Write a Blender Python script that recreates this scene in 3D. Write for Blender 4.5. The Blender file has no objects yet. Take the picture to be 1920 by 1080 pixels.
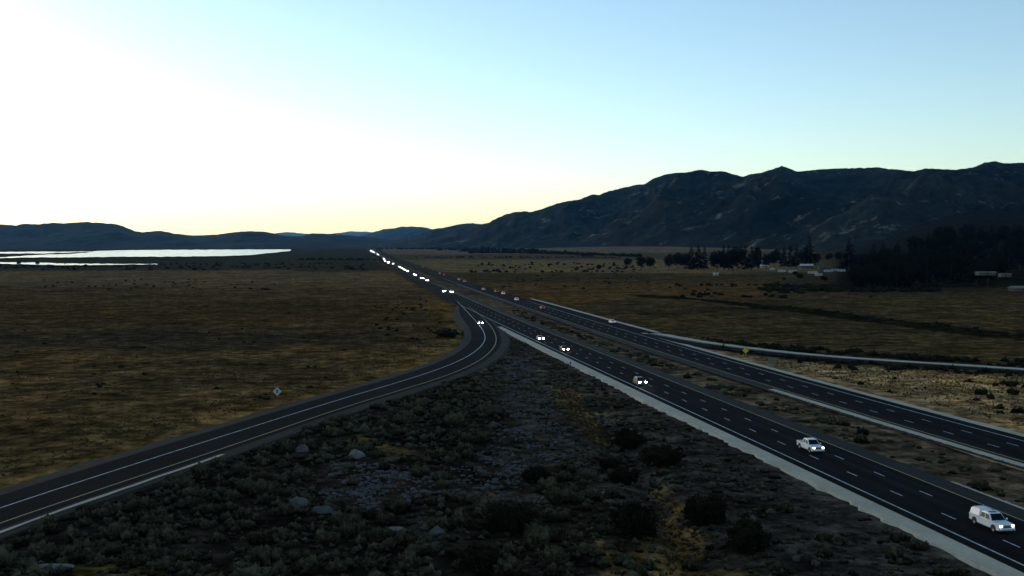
import bpy, bmesh, math, random
import numpy as np
from mathutils import Vector, Matrix

random.seed(7)
RNG = np.random.default_rng(11)
sc = bpy.context.scene
R = math.radians

# ---------------------------------------------------------------- camera
CAM_H = 32.0
FPX = 2105.0                       # focal length in pixels of a 1920 wide frame
PITCH = math.atan(85.0 / FPX)
cam_d = bpy.data.cameras.new('camera')
cam_d.sensor_width = 36.0
cam_d.lens = 36.0 * FPX / 1920.0
cam_d.clip_start = 0.5
cam_d.clip_end = 80000.0
cam = bpy.data.objects.new('camera', cam_d)
sc.collection.objects.link(cam)
cam.location = (0, 0, CAM_H)
cam.rotation_euler = (math.pi / 2 - PITCH, 0, 0)
sc.camera = cam

# ---------------------------------------------------------------- sky, sun, exposure
SUN_AZ = R(-44.0)                  # to the left of the view axis
SUN_EL = R(6.5)
world = bpy.data.worlds.new('World')
sc.world = world
world.use_nodes = True
wn = world.node_tree
wn.nodes.clear()
sky = wn.nodes.new('ShaderNodeTexSky')
sky.sky_type = 'NISHITA'
sky.sun_disc = False
sky.sun_elevation = SUN_EL
sky.sun_rotation = SUN_AZ
sky.altitude = 1500.0
sky.air_density = 1.0
sky.dust_density = 0.9
sky.ozone_density = 1.6
bg = wn.nodes.new('ShaderNodeBackground')
bg.inputs['Strength'].default_value = 0.12
wo = wn.nodes.new('ShaderNodeOutputWorld')
wn.links.new(sky.outputs[0], bg.inputs['Color'])
wn.links.new(bg.outputs[0], wo.inputs['Surface'])

sun_d = bpy.data.lights.new('sun', 'SUN')
sun_d.energy = 0.12
sun_d.angle = R(12.0)
sun_d.color = (1.0, 0.86, 0.70)
sun = bpy.data.objects.new('sun', sun_d)
sc.collection.objects.link(sun)
_sd = Vector((math.sin(SUN_AZ) * math.cos(SUN_EL), math.cos(SUN_AZ) * math.cos(SUN_EL), math.sin(SUN_EL)))
sun.rotation_euler = _sd.to_track_quat('Z', 'Y').to_euler()

sc.view_settings.view_transform = 'Standard'
sc.view_settings.look = 'None'
sc.view_settings.gamma = 1.0
sc.view_settings.exposure = 1.2
sc.view_settings.use_curve_mapping = False
sc.cycles.use_denoising = True
sc.cycles.max_bounces = 5
sc.cycles.diffuse_bounces = 2
sc.cycles.glossy_bounces = 2
sc.cycles.transmission_bounces = 2
sc.cycles.volume_bounces = 0
sc.cycles.sample_clamp_indirect = 3.0

# ---------------------------------------------------------------- helpers
COL = sc.collection

def up(x, y, z=0.0):
    """a point of the photograph (1920 wide) followed down to the level z"""
    u = (x - 960.0) / FPX
    v = (540.0 - y) / FPX
    d = (u, math.cos(PITCH) + v * math.sin(PITCH), -math.sin(PITCH) + v * math.cos(PITCH))
    t = (z - CAM_H) / d[2]
    return (d[0] * t, d[1] * t)

def height_at(y, dist):
    """height of something at picture row y that stands dist metres away"""
    v = (540.0 - y) / FPX
    return CAM_H + dist * (-math.sin(PITCH) + v * math.cos(PITCH)) / (math.cos(PITCH) + v * math.sin(PITCH))

def sstep(a, b, x):
    t = np.clip((np.asarray(x, float) - a) / (b - a), 0, 1)
    return t * t * (3 - 2 * t)

_perm = RNG.permutation(512)
_grad = RNG.normal(size=(512, 2))
_grad /= np.linalg.norm(_grad, axis=1)[:, None]
def noise2(x, y):
    x = np.asarray(x, float); y = np.asarray(y, float)
    xi = np.floor(x).astype(int); yi = np.floor(y).astype(int)
    xf = x - xi; yf = y - yi
    def g(ix, iy, dx, dy):
        h = _perm[(_perm[ix & 511] + iy) & 511]
        return _grad[h, 0] * dx + _grad[h, 1] * dy
    u = xf * xf * xf * (xf * (xf * 6 - 15) + 10); v = yf * yf * yf * (yf * (yf * 6 - 15) + 10)
    a = g(xi, yi, xf, yf); b = g(xi + 1, yi, xf - 1, yf)
    c = g(xi, yi + 1, xf, yf - 1); d = g(xi + 1, yi + 1, xf - 1, yf - 1)
    return ((a + (b - a) * u) * (1 - v) + (c + (d - c) * u) * v) * 1.5
def fbm(x, y, o=4):
    s = 0; a = 1.0; f = 1.0
    for _ in range(o):
        s = s + a * noise2(x * f + 17.3 * _, y * f - 9.1 * _); a *= 0.5; f *= 2.03
    return s
def ridged(x, y, o=4):
    s = 0; a = 1.0; f = 1.0
    for _ in range(o):
        s = s + a * (1 - 2 * np.abs(noise2(x * f + 5.7 * _, y * f + 3.3 * _))); a *= 0.5; f *= 2.1
    return s

def in_poly(px, py, poly):
    px = np.asarray(px, float); py = np.asarray(py, float)
    r = np.zeros(px.shape, bool)
    n = len(poly)
    for i in range(n):
        x0, y0 = poly[i]; x1, y1 = poly[(i + 1) % n]
        c = ((y0 > py) != (y1 > py)) & (px < (x1 - x0) * (py - y0) / ((y1 - y0) or 1e-9) + x0)
        r ^= c
    return r

def tag(o, label=None, cat=None, group=None, kind=None):
    if label: o['label'] = label
    if cat: o['category'] = cat
    if group: o['group'] = group
    if kind: o['kind'] = kind
    return o

def link(o, parent=None):
    COL.objects.link(o)
    if parent is not None: o.parent = parent
    return o

def mesh_np(name, V, F, mat, attrs=None, smooth=False):
    """V (n,3), F (m,3|4) or list of arrays"""
    me = bpy.data.meshes.new(name)
    V = np.asarray(V, np.float32)
    Fs = F if (isinstance(F, list) and isinstance(F[0], np.ndarray) and F[0].ndim == 2) else [F]
    Fs = [np.asarray(f, np.int32) for f in Fs if len(f)]
    me.vertices.add(len(V)); me.vertices.foreach_set('co', V.ravel())
    loops = np.concatenate([f.ravel() for f in Fs])
    tot = np.concatenate([np.full(len(f), f.shape[1], np.int32) for f in Fs])
    start = np.concatenate([[0], np.cumsum(tot)[:-1]]).astype(np.int32)
    me.loops.add(len(loops)); me.loops.foreach_set('vertex_index', loops)
    me.polygons.add(len(tot)); me.polygons.foreach_set('loop_start', start)
    try: me.polygons.foreach_set('loop_total', tot)
    except Exception: pass
    me.polygons.foreach_set('use_smooth', np.full(len(tot), smooth))
    if attrs:
        for k, a in attrs.items():
            a = np.asarray(a, np.float32)
            if a.ndim == 2:
                at = me.attributes.new(k, 'FLOAT_COLOR', 'POINT')
                at.data.foreach_set('color', np.hstack([a[:, :3], np.ones((len(a), 1), np.float32)]).ravel())
            else:
                at = me.attributes.new(k, 'FLOAT', 'POINT')
                at.data.foreach_set('value', a)
    me.update(calc_edges=True); me.validate()
    if mat: me.materials.append(mat)
    return me

def obj(name, me, parent=None, **kw):
    o = bpy.data.objects.new(name, me)
    link(o, parent)
    return tag(o, **kw)

def empty(name, loc=(0, 0, 0), rz=0.0, **kw):
    o = bpy.data.objects.new(name, None)
    o.empty_display_size = 0.3
    link(o); o.location = loc; o.rotation_euler = (0, 0, rz)
    return tag(o, **kw)

def copy_tree(o, parent=None):
    c = o.copy(); COL.objects.link(c); c.parent = parent
    for ch in o.children: copy_tree(ch, c)
    return c

# ---------------------------------------------------------------- materials
def new_mat(name):
    m = bpy.data.materials.new(name); m.use_nodes = True
    nt = m.node_tree; nt.nodes.clear()
    out = nt.nodes.new('ShaderNodeOutputMaterial')
    b = nt.nodes.new('ShaderNodeBsdfPrincipled')
    nt.links.new(b.outputs[0], out.inputs['Surface'])
    return m, nt, b, out
def N(nt, t, **kw):
    n = nt.nodes.new(t)
    for k, v in kw.items():
        if k in n.inputs.keys() if hasattr(n.inputs, 'keys') else False: n.inputs[k].default_value = v
        else: setattr(n, k, v)
    return n
def noise_node(nt, scale, detail=4, rough=0.6, vec=None):
    n = nt.nodes.new('ShaderNodeTexNoise')
    n.inputs['Scale'].default_value = scale; n.inputs['Detail'].default_value = detail
    n.inputs['Roughness'].default_value = rough
    if vec is not None: nt.links.new(vec, n.inputs['Vector'])
    return n
def ramp(nt, fac, stops):
    r = nt.nodes.new('ShaderNodeValToRGB')
    e = r.color_ramp.elements
    e[0].position, e[0].color = stops[0][0], (*stops[0][1], 1)
    e[1].position, e[1].color = stops[-1][0], (*stops[-1][1], 1)
    for p, c in stops[1:-1]:
        q = e.new(p); q.color = (*c, 1)
    nt.links.new(fac, r.inputs[0])
    return r
def mul(nt, a, b, fac=1.0, mode='MULTIPLY'):
    m = nt.nodes.new('ShaderNodeMix'); m.data_type = 'RGBA'; m.blend_type = mode
    m.inputs[0].default_value = fac
    for s, i in ((a, 6), (b, 7)):
        if isinstance(s, tuple): m.inputs[i].default_value = (*s, 1)
        else: nt.links.new(s, m.inputs[i])
    return m.outputs[2]
def g3(v): return (v, v, v)

def mat_simple(name, col, rough=0.6, metal=0.0, var=0.15, scale=3.0, bump=0.0, spec=0.5):
    m, nt, b, out = new_mat(name)
    tc = nt.nodes.new('ShaderNodeTexCoord')
    n = noise_node(nt, scale, 4, 0.6, tc.outputs['Object'])
    r = ramp(nt, n.outputs['Fac'], [(0.3, tuple(c * (1 - var) for c in col)), (0.7, tuple(min(1, c * (1 + var)) for c in col))])
    nt.links.new(r.outputs[0], b.inputs['Base Color'])
    b.inputs['Roughness'].default_value = rough
    b.inputs['Metallic'].default_value = metal
    b.inputs['Specular IOR Level'].default_value = spec
    if bump:
        bp = nt.nodes.new('ShaderNodeBump'); bp.inputs['Strength'].default_value = bump
        nt.links.new(n.outputs['Fac'], bp.inputs['Height']); nt.links.new(bp.outputs[0], b.inputs['Normal'])
    return m

def mat_emit(name, col, strength):
    m, nt, b, out = new_mat(name)
    b.inputs['Base Color'].default_value = (*[min(1, c) for c in col], 1)
    b.inputs['Emission Color'].default_value = (*col, 1)
    b.inputs['Emission Strength'].default_value = strength
    return m

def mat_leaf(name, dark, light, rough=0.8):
    """foliage: colour from the tint attribute (lit shrub tops painted lighter) and a fine noise"""
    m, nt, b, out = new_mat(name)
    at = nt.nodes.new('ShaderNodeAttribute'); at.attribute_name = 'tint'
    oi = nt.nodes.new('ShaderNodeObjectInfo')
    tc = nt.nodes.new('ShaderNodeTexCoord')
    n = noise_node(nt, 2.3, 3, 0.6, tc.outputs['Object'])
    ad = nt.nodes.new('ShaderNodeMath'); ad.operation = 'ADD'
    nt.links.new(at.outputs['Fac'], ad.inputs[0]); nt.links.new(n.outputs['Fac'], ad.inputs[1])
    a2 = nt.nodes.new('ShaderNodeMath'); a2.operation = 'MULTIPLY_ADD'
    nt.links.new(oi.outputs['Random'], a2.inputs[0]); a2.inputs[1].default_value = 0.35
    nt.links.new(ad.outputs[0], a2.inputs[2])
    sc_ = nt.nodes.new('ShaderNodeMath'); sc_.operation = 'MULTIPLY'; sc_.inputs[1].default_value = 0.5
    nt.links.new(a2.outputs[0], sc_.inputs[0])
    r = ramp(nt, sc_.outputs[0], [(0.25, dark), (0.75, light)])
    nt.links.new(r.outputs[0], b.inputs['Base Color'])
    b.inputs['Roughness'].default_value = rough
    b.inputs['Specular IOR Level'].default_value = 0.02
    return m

def mat_asphalt(name='asphalt', streak=None):
    m, nt, b, out = new_mat(name)
    tc = nt.nodes.new('ShaderNodeTexCoord')
    big = noise_node(nt, 0.05, 3, 0.5, tc.outputs['Object'])
    fine = noise_node(nt, 2.5, 6, 0.7, tc.outputs['Object'])
    r = ramp(nt, big.outputs['Fac'], [(0.3, (0.009, 0.0085, 0.008)), (0.7, (0.014, 0.013, 0.012))])
    r2 = ramp(nt, fine.outputs['Fac'], [(0.25, g3(0.7)), (0.75, g3(1.3))])
    col = mul(nt, r.outputs[0], r2.outputs[0])
    if streak is not None:                      # tyre-polished tracks, oil and sealed cracks running with the lanes
        mp = nt.nodes.new('ShaderNodeMapping'); mp.vector_type = 'TEXTURE'
        mp.inputs['Rotation'].default_value = (0, 0, streak); mp.inputs['Scale'].default_value = (1.0, 70.0, 1.0)
        nt.links.new(tc.outputs['Object'], mp.inputs['Vector'])
        n5 = noise_node(nt, 0.55, 4, 0.65, mp.outputs[0])
        r5 = ramp(nt, n5.outputs['Fac'], [(0.32, g3(0.55)), (0.5, g3(1.0)), (0.68, g3(1.7))])
        col = mul(nt, col, r5.outputs[0])
    nt.links.new(col, b.inputs['Base Color'])
    b.inputs['Roughness'].default_value = 0.95
    b.inputs['Specular IOR Level'].default_value = 0.015
    return m

def mat_gravel(name, c0, c1):
    m, nt, b, out = new_mat(name)
    tc = nt.nodes.new('ShaderNodeTexCoord')
    big = noise_node(nt, 0.12, 4, 0.6, tc.outputs['Object'])
    fine = noise_node(nt, 1.6, 8, 0.75, tc.outputs['Object'])
    r = ramp(nt, big.outputs['Fac'], [(0.3, c0), (0.7, c1)])
    r2 = ramp(nt, fine.outputs['Fac'], [(0.25, g3(0.72)), (0.7, g3(1.12))])
    nt.links.new(mul(nt, r.outputs[0], r2.outputs[0]), b.inputs['Base Color'])
    b.inputs['Roughness'].default_value = 0.95
    b.inputs['Specular IOR Level'].default_value = 0.1
    bp = nt.nodes.new('ShaderNodeBump'); bp.inputs['Strength'].default_value = 0.5; bp.inputs['Distance'].default_value = 0.08
    nt.links.new(fine.outputs['Fac'], bp.inputs['Height']); nt.links.new(bp.outputs[0], b.inputs['Normal'])
    return m

def mat_ground():
    m, nt, b, out = new_mat('ground')
    at = nt.nodes.new('ShaderNodeAttribute'); at.attribute_name = 'cover'
    tc = nt.nodes.new('ShaderNodeTexCoord')
    v = tc.outputs['Object']
    n1 = noise_node(nt, 0.012, 5, 0.6, v)
    n2 = noise_node(nt, 0.055, 6, 0.7, v)
    n3 = noise_node(nt, 0.9, 6, 0.7, v)
    r1 = ramp(nt, n1.outputs['Fac'], [(0.3, (0.62, 0.66, 0.72)), (0.5, (1.0, 1.0, 1.0)), (0.7, (1.35, 1.18, 0.95))])
    r2 = ramp(nt, n2.outputs['Fac'], [(0.30, (0.28, 0.28, 0.30)), (0.5, g3(0.9)), (0.68, (1.7, 1.62, 1.5))])
    r3 = ramp(nt, n3.outputs['Fac'], [(0.3, g3(0.35)), (0.48, g3(0.95)), (0.7, g3(1.55))])
    c = mul(nt, at.outputs['Color'], r1.outputs[0])
    n4 = noise_node(nt, 0.22, 5, 0.7, v)
    r4 = ramp(nt, n4.outputs['Fac'], [(0.34, g3(0.4)), (0.5, g3(1.0)), (0.66, g3(1.75))])
    c = mul(nt, c, r2.outputs[0]); c = mul(nt, c, r3.outputs[0]); c = mul(nt, c, r4.outputs[0])
    nt.links.new(c, b.inputs['Base Color'])
    b.inputs['Roughness'].default_value = 1.0
    b.inputs['Specular IOR Level'].default_value = 0.0
    bp = nt.nodes.new('ShaderNodeBump'); bp.inputs['Strength'].default_value = 0.6; bp.inputs['Distance'].default_value = 0.35
    nt.links.new(n3.outputs['Fac'], bp.inputs['Height']); nt.links.new(bp.outputs[0], b.inputs['Normal'])
    return m

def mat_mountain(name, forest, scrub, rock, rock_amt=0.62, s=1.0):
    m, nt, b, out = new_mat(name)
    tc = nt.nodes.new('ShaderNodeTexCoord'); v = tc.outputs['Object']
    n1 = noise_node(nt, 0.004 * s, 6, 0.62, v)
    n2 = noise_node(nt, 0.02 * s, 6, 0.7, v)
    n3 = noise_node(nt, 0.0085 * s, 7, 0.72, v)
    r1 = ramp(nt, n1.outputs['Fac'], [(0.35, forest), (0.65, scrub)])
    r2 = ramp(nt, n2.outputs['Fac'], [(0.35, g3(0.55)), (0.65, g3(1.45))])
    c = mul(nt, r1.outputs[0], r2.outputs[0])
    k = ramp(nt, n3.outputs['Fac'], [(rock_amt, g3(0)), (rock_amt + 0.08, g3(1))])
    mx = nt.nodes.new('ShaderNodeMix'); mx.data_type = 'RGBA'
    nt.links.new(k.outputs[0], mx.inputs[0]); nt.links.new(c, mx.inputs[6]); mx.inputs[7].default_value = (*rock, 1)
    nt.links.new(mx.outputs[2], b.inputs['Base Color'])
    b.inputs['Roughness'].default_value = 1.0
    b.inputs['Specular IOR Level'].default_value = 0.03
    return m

M = {}
M['asphalt'] = mat_asphalt()
M['highway'] = mat_asphalt('highway_asphalt', R(9.0))
M['white_line'] = mat_simple('white_road_paint', (0.42, 0.43, 0.44), 0.6, var=0.45, scale=0.9)
M['yellow_line'] = mat_simple('yellow_road_paint', (0.34, 0.25, 0.07), 0.6, var=0.22, scale=1.2)
M['pale_gravel'] = mat_gravel('pale_gravel', (0.42, 0.355, 0.25), (0.56, 0.475, 0.34))
M['dull_gravel'] = mat_gravel('dull_gravel', (0.018, 0.015, 0.009), (0.034, 0.028, 0.018))
M['ground'] = mat_ground()
M['worn_asphalt'] = mat_gravel('worn_asphalt', (0.017, 0.019, 0.016), (0.026, 0.028, 0.023))
M['sage'] = mat_leaf('sagebrush_leaf', (0.004, 0.0045, 0.0022), (0.092, 0.080, 0.046))
M['brush'] = mat_leaf('dark_brush_leaf', (0.006, 0.007, 0.004), (0.024, 0.024, 0.011))
M['conifer'] = mat_leaf('conifer_needle', (0.003, 0.004, 0.003), (0.010, 0.011, 0.007))
M['broadleaf'] = mat_leaf('broad_leaf', (0.004, 0.005, 0.003), (0.014, 0.016, 0.007))
M['dry_grass'] = mat_leaf('dry_grass', (0.030, 0.020, 0.008), (0.125, 0.084, 0.037))
M['bark'] = mat_simple('bark', (0.035, 0.028, 0.022), 0.9, scale=4)
M['stone'] = mat_simple('stone', (0.056, 0.052, 0.047), 0.9, var=0.5, scale=2.0, bump=0.4)
M['boulder_stone'] = mat_simple('boulder_stone', (0.075, 0.07, 0.062), 0.9, var=0.4, scale=1.5, bump=0.4)
M['pale_stone'] = mat_simple('pale_stone', (0.13, 0.12, 0.105), 0.9, var=0.35, scale=2.0, bump=0.4)
# ---------------------------------------------------------------- road lines, followed down to the road level
def smooth_line(pts, deg, y0, y1, step):
    """X as a smooth function of depth Y"""
    p = np.array([up(*q) for q in pts])
    w = 1.0 / np.maximum(p[:, 1], 150) ** 1.0
    c = np.polyfit(p[:, 1] / 500.0, p[:, 0], deg, w=w)
    ys = np.concatenate([np.arange(y0, 700, step), np.geomspace(700, y1, 60)])
    return np.stack([np.polyval(c, ys / 500.0), ys], 1)

def extend_far(line, y_keep, target, n=50):
    """keeps the line up to depth y_keep and lets it run on to the far point"""
    a = line[line[:, 1] <= y_keep]
    d0 = (a[-1] - a[-4]); d0 = d0 / d0[1]
    ys = np.geomspace(a[-1, 1] * 1.02, target[1], n)
    t = (ys - a[-1, 1]) / (target[1] - a[-1, 1])
    lin = a[-1, 0] + d0[0] * (ys - a[-1, 1])
    end = target[0] - (a[-1, 0] + d0[0] * (target[1] - a[-1, 1]))
    return np.vstack([a, np.stack([lin + end * t ** 1.5, ys], 1)])

SB_PTS = [(790, 531), (845, 560), (877, 577), (902, 591), (942, 611), (993, 635), (1052, 663), (1215, 734), (1318, 782), (1440, 838), (1631, 926), (1770, 993), (1916, 1060)]
NB_PTS = [(940, 549), (987, 565), (1047, 582), (1122, 605), (1216, 631), (1320, 662), (1420, 691), (1520, 720), (1637, 752), (1700, 768), (1807, 797), (1915, 825)]
FAR_SB = up(692, 465.0)
FAR_NB = (FAR_SB[0] + 55, FAR_SB[1])
SB = extend_far(smooth_line(SB_PTS, 3, 62, 900, 5.0), 640, FAR_SB)
NB = extend_far(smooth_line(NB_PTS, 3, 62, 900, 5.0), 640, FAR_NB)

def catmull(pts, n=14):
    p = np.array(pts, float)
    p = np.vstack([2 * p[0] - p[1], p, 2 * p[-1] - p[-2]])
    o = []
    for i in range(1, len(p) - 2):
        for t in np.linspace(0, 1, n, endpoint=False):
            a, b, c, d = p[i - 1], p[i], p[i + 1], p[i + 2]
            o.append(0.5 * (2 * b + (c - a) * t + (2 * a - 5 * b + 4 * c - d) * t * t + (3 * b - a - 3 * c + d) * t ** 3))
    o.append(p[-2])
    return np.array(o)

def relax(p, it=30):
    p = p.copy()
    for _ in range(it):
        p[1:-1] += 0.5 * ((p[:-2] + p[2:]) / 2 - p[1:-1])
    return p

RW = [(-150, 1003), (5, 951), (150, 903), (300, 855), (480, 798), (640, 748), (760, 713), (840, 686), (885, 664), (906, 645), (910, 632), (905, 618), (893, 603), (880, 589), (868, 576), (857, 565)]
RY = [(-150, 1036), (5, 979), (150, 930), (300, 880), (480, 820), (640, 765), (760, 729), (850, 700), (905, 673), (927, 650), (931, 635), (925, 618), (913, 603), (900, 590), (888, 581), (879, 576)]
RAMP_W = relax(catmull([up(*q) for q in RW]), 60)
RAMP_Y = relax(catmull([up(*q) for q in RY]), 60)
OR_TOP = [(1216, 619), (1238, 622), (1300, 633.5), (1400, 647), (1500, 658), (1640, 669), (1800, 679), (1915, 687), (2100, 700), (2300, 714)]
ON_RAMP = relax(catmull([up(x, y + 6.5) for x, y in OR_TOP]), 30)     # far edge of the on-ramp's asphalt

def normals(line):
    d = np.gradient(line, axis=0); d /= np.linalg.norm(d, axis=1)[:, None]
    return np.stack([d[:, 1], -d[:, 0]], 1)          # to the right when walking away from the camera
def offset(line, d):
    d = np.asarray(d, float)
    return line + normals(line) * (d[:, None] if d.ndim else d)

def ribbon(name, a, b, za, zb, mat, parent=None, **kw):
    """sheet between two lines of the same length"""
    n = len(a)
    za = np.broadcast_to(za, n); zb = np.broadcast_to(zb, n)
    V = np.vstack([np.column_stack([a, za]), np.column_stack([b, zb])])
    i = np.arange(n - 1)
    F = np.stack([i, i + n, i + n + 1, i + 1], 1)
    return obj(name, mesh_np(name, V, F, mat, smooth=True), parent, **kw)

def multi_ribbon(name, line, offs, zs, mat, parent=None, **kw):
    """sheet across several offsets of a line"""
    n = len(line)
    V = []
    for d, z in zip(offs, zs):
        p = offset(line, np.broadcast_to(np.asarray(d, float), n))
        V.append(np.column_stack([p, np.broadcast_to(z, n)]))
    k = len(offs)
    i = np.arange(n - 1)
    F = np.concatenate([np.stack([i + j * n, i + (j + 1) * n, i + (j + 1) * n + 1, i + j * n + 1], 1) for j in range(k - 1)])
    return obj(name, mesh_np(name, np.vstack(V), F, mat, smooth=False), parent, **kw)

def arc(line):
    s = np.concatenate([[0], np.cumsum(np.linalg.norm(np.diff(line, axis=0), axis=1))])
    return s
def at_s(line, s):
    a = arc(line)
    return np.array([np.interp(s, a, line[:, 0]), np.interp(s, a, line[:, 1])])
def dir_s(line, s):
    d = at_s(line, s + 1.0) - at_s(line, s - 1.0)
    return d / np.linalg.norm(d)
def s_of_depth(line, y):
    return float(np.interp(y, line[:, 1], arc(line)))

# ---------------------------------------------------------------- land
LIGHT_BAND_L = [(-900, 500), (760, 497), (790, 530), (600, 528), (300, 545), (-900, 560)]
def world_poly(p, z=-0.6): return [up(x, y, z) for x, y in p]

def near_line(X, Y, line, lo, hi):
    """signed offset of points from a road line (by depth)"""
    xl = np.interp(Y, line[:, 1], line[:, 0])
    return (X - xl) * 0.988

def land_z(X, Y):
    X = np.asarray(X, float); Y = np.asarray(Y, float)
    r = np.hypot(X, Y)
    z = -0.30 + 0.30 * fbm(X / 45.0, Y / 45.0, 3) * sstep(60, 160, r)
    off_ = np.abs(X - np.interp(Y, SB[:, 1], SB[:, 0]) - 20)
    z = z + 1.2 * fbm(X / 700.0, Y / 700.0, 2) * sstep(700, 2500, r) * sstep(150, 700, off_)
    z = z - 0.5 * sstep(1500, 2500, r) * (1 - sstep(150, 700, off_))
    # gully through the foreground
    g = np.interp(Y, [95, 120, 150, 180, 230, 260], [17, 18.5, 18, 17, 16, 14])
    z = z - 1.1 * np.exp(-((X - g) / 3.2) ** 2) * sstep(70, 100, Y) * (1 - sstep(215, 250, Y))
    # fan rising to the mountains on the right
    s = X / np.maximum(Y, 1.0)
    z = z + 0.052 * np.clip(Y - 900, 0, 2400) * sstep(0.27, 0.42, s) * (Y > 0)
    z = z + 0.012 * np.clip(Y - 2600, 0, 2500) * sstep(-0.06, 0.16, s) * (1 - sstep(0.27, 0.42, s)) * (Y > 0)
    # stay under the roads
    sb = near_line(X, Y, SB, 0, 0); nb = near_line(X, Y, NB, 0, 0)
    road = ((sb > -9) & (nb < 14) & ((sb < 17) | (nb > -19))) & (Y > 50) & (Y < 7000)
    road |= (Y > 50) & (Y < 640) & (X > np.interp(Y, RAMP_W[:, 1], RAMP_W[:, 0]) - 10.5) & (X < np.interp(Y, RAMP_Y[:, 1], RAMP_Y[:, 0]) + 4.5)
    od = Y - np.interp(X, ON_RAMP[:, 0], ON_RAMP[:, 1])
    road |= (X > 30) & (X < 260) & (od > -11) & (od < 9) & (Y < 470)
    z = np.where(road, np.minimum(z, -0.32), z)
    return z

def cover(X, Y):
    """what grows where: albedo of the ground cover"""
    n = len(X)
    C = np.tile(np.array([0.075, 0.048, 0.019]), (n, 1))            # dry brown meadow
    def put(mask, col, w=1.0):
        m = (np.asarray(mask, float) * w)[:, None]
        C[:] = C * (1 - m) + np.array(col) * m
    sb = near_line(X, Y, SB, 0, 0); nb = near_line(X, Y, NB, 0, 0)
    wob = 0.06 * fbm(X / 120.0, Y / 120.0, 3)
    Yw = Y * (1 + wob)
    left = sb < -6; right = nb > 6
    # left meadow: paler strip far away, reddish belt in the middle, grey green toward the lake
    put(left * sstep(700, 1000, Yw) * (1 - sstep(1250, 1350, Yw)), (0.1150, 0.0784, 0.0341))
    put(left * sstep(1250, 1350, Yw), (0.0400, 0.0352, 0.0198))
    put(left * sstep(420, 470, Yw) * (1 - sstep(560, 640, Yw)), (0.0620, 0.0368, 0.0132))
    put(left * sstep(330, 350, Yw) * (1 - sstep(400, 430, Yw)), (0.0500, 0.0360, 0.0165))
    rw = np.interp(Y, RAMP_W[:, 1], RAMP_W[:, 0])
    put(left * np.exp(-np.maximum(0, rw - 9 - X) / 9.0) * (X < rw - 6), (0.1500, 0.0920, 0.0275), 0.75)
    # right meadow
    put(right, (0.0550, 0.0400, 0.0165))
    put(right * sstep(1150, 1250, Yw) * (1 - sstep(2100, 2200, Yw)), (0.1400, 0.1000, 0.0429))
    put(right * sstep(2150, 2250, Yw), (0.0750, 0.0544, 0.0303))
    put(right * sstep(3000, 3200, Yw), (0.1300, 0.0960, 0.0523))
    put(right * sstep(560, 620, Yw) * (1 - sstep(860, 940, Yw)) * (1 - sstep(0.20, 0.26, X / np.maximum(Y, 1))), (0.0850, 0.0504, 0.0176))
    put(right * sstep(0.24, 0.30, X / np.maximum(Y, 1)) * sstep(700, 800, Yw) * (1 - sstep(3000, 3500, Y)), (0.0300, 0.0264, 0.0110))
    put(in_poly(X, Y, DITCH), (0.0140, 0.0120, 0.0055))
    put((X / np.maximum(Y, 1) > 0.29) * sstep(780, 840, Y) * (Y < 6000), (0.012, 0.011, 0.007))
    # median and the gore by the on-ramp
    put((sb > 8) & (nb < -8), (0.0900, 0.0664, 0.0374))
    orx = np.interp(X, ON_RAMP[:, 0], ON_RAMP[:, 1])
    gore = (nb > 4) & (Y < orx - 8) & (Y < 420)
    put(gore, (0.23, 0.155, 0.066))
    put(gore & (Y > orx - 20), (0.0550, 0.0416, 0.0220), 0.8)
    put((nb > 4) & (Y > orx - 2) & (Y < orx + 26) & (X > 40) & (Y < 470), (0.0320, 0.0224, 0.0094), 0.8)
    # foreground slope between the ramp and the highway
    ry = np.interp(Y, RAMP_Y[:, 1], RAMP_Y[:, 0])
    fg = (X > ry + 2) & (sb < -4) & (Y < 520)
    put(fg, (0.016, 0.0135, 0.009))
    put(fg & (sb > -34), (0.050, 0.044, 0.033), 0.8)
    jx = X + 2.6 * fbm(X / 7.0, Y / 7.0, 3); jy = Y + 5.0 * fbm(X / 7.0 + 31, Y / 9.0, 3)
    for poly, c in FG_PATCH:
        put(in_poly(jx, jy, poly), c, 0.75)
    put(in_poly(X, Y, TRACK), (0.018, 0.015, 0.009), 0.8)
    C *= np.array([1.48, 1.28, 1.22])
    # ground behind the camera
    put(Y < 50, (0.0500, 0.0368, 0.0193))
    return C

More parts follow.
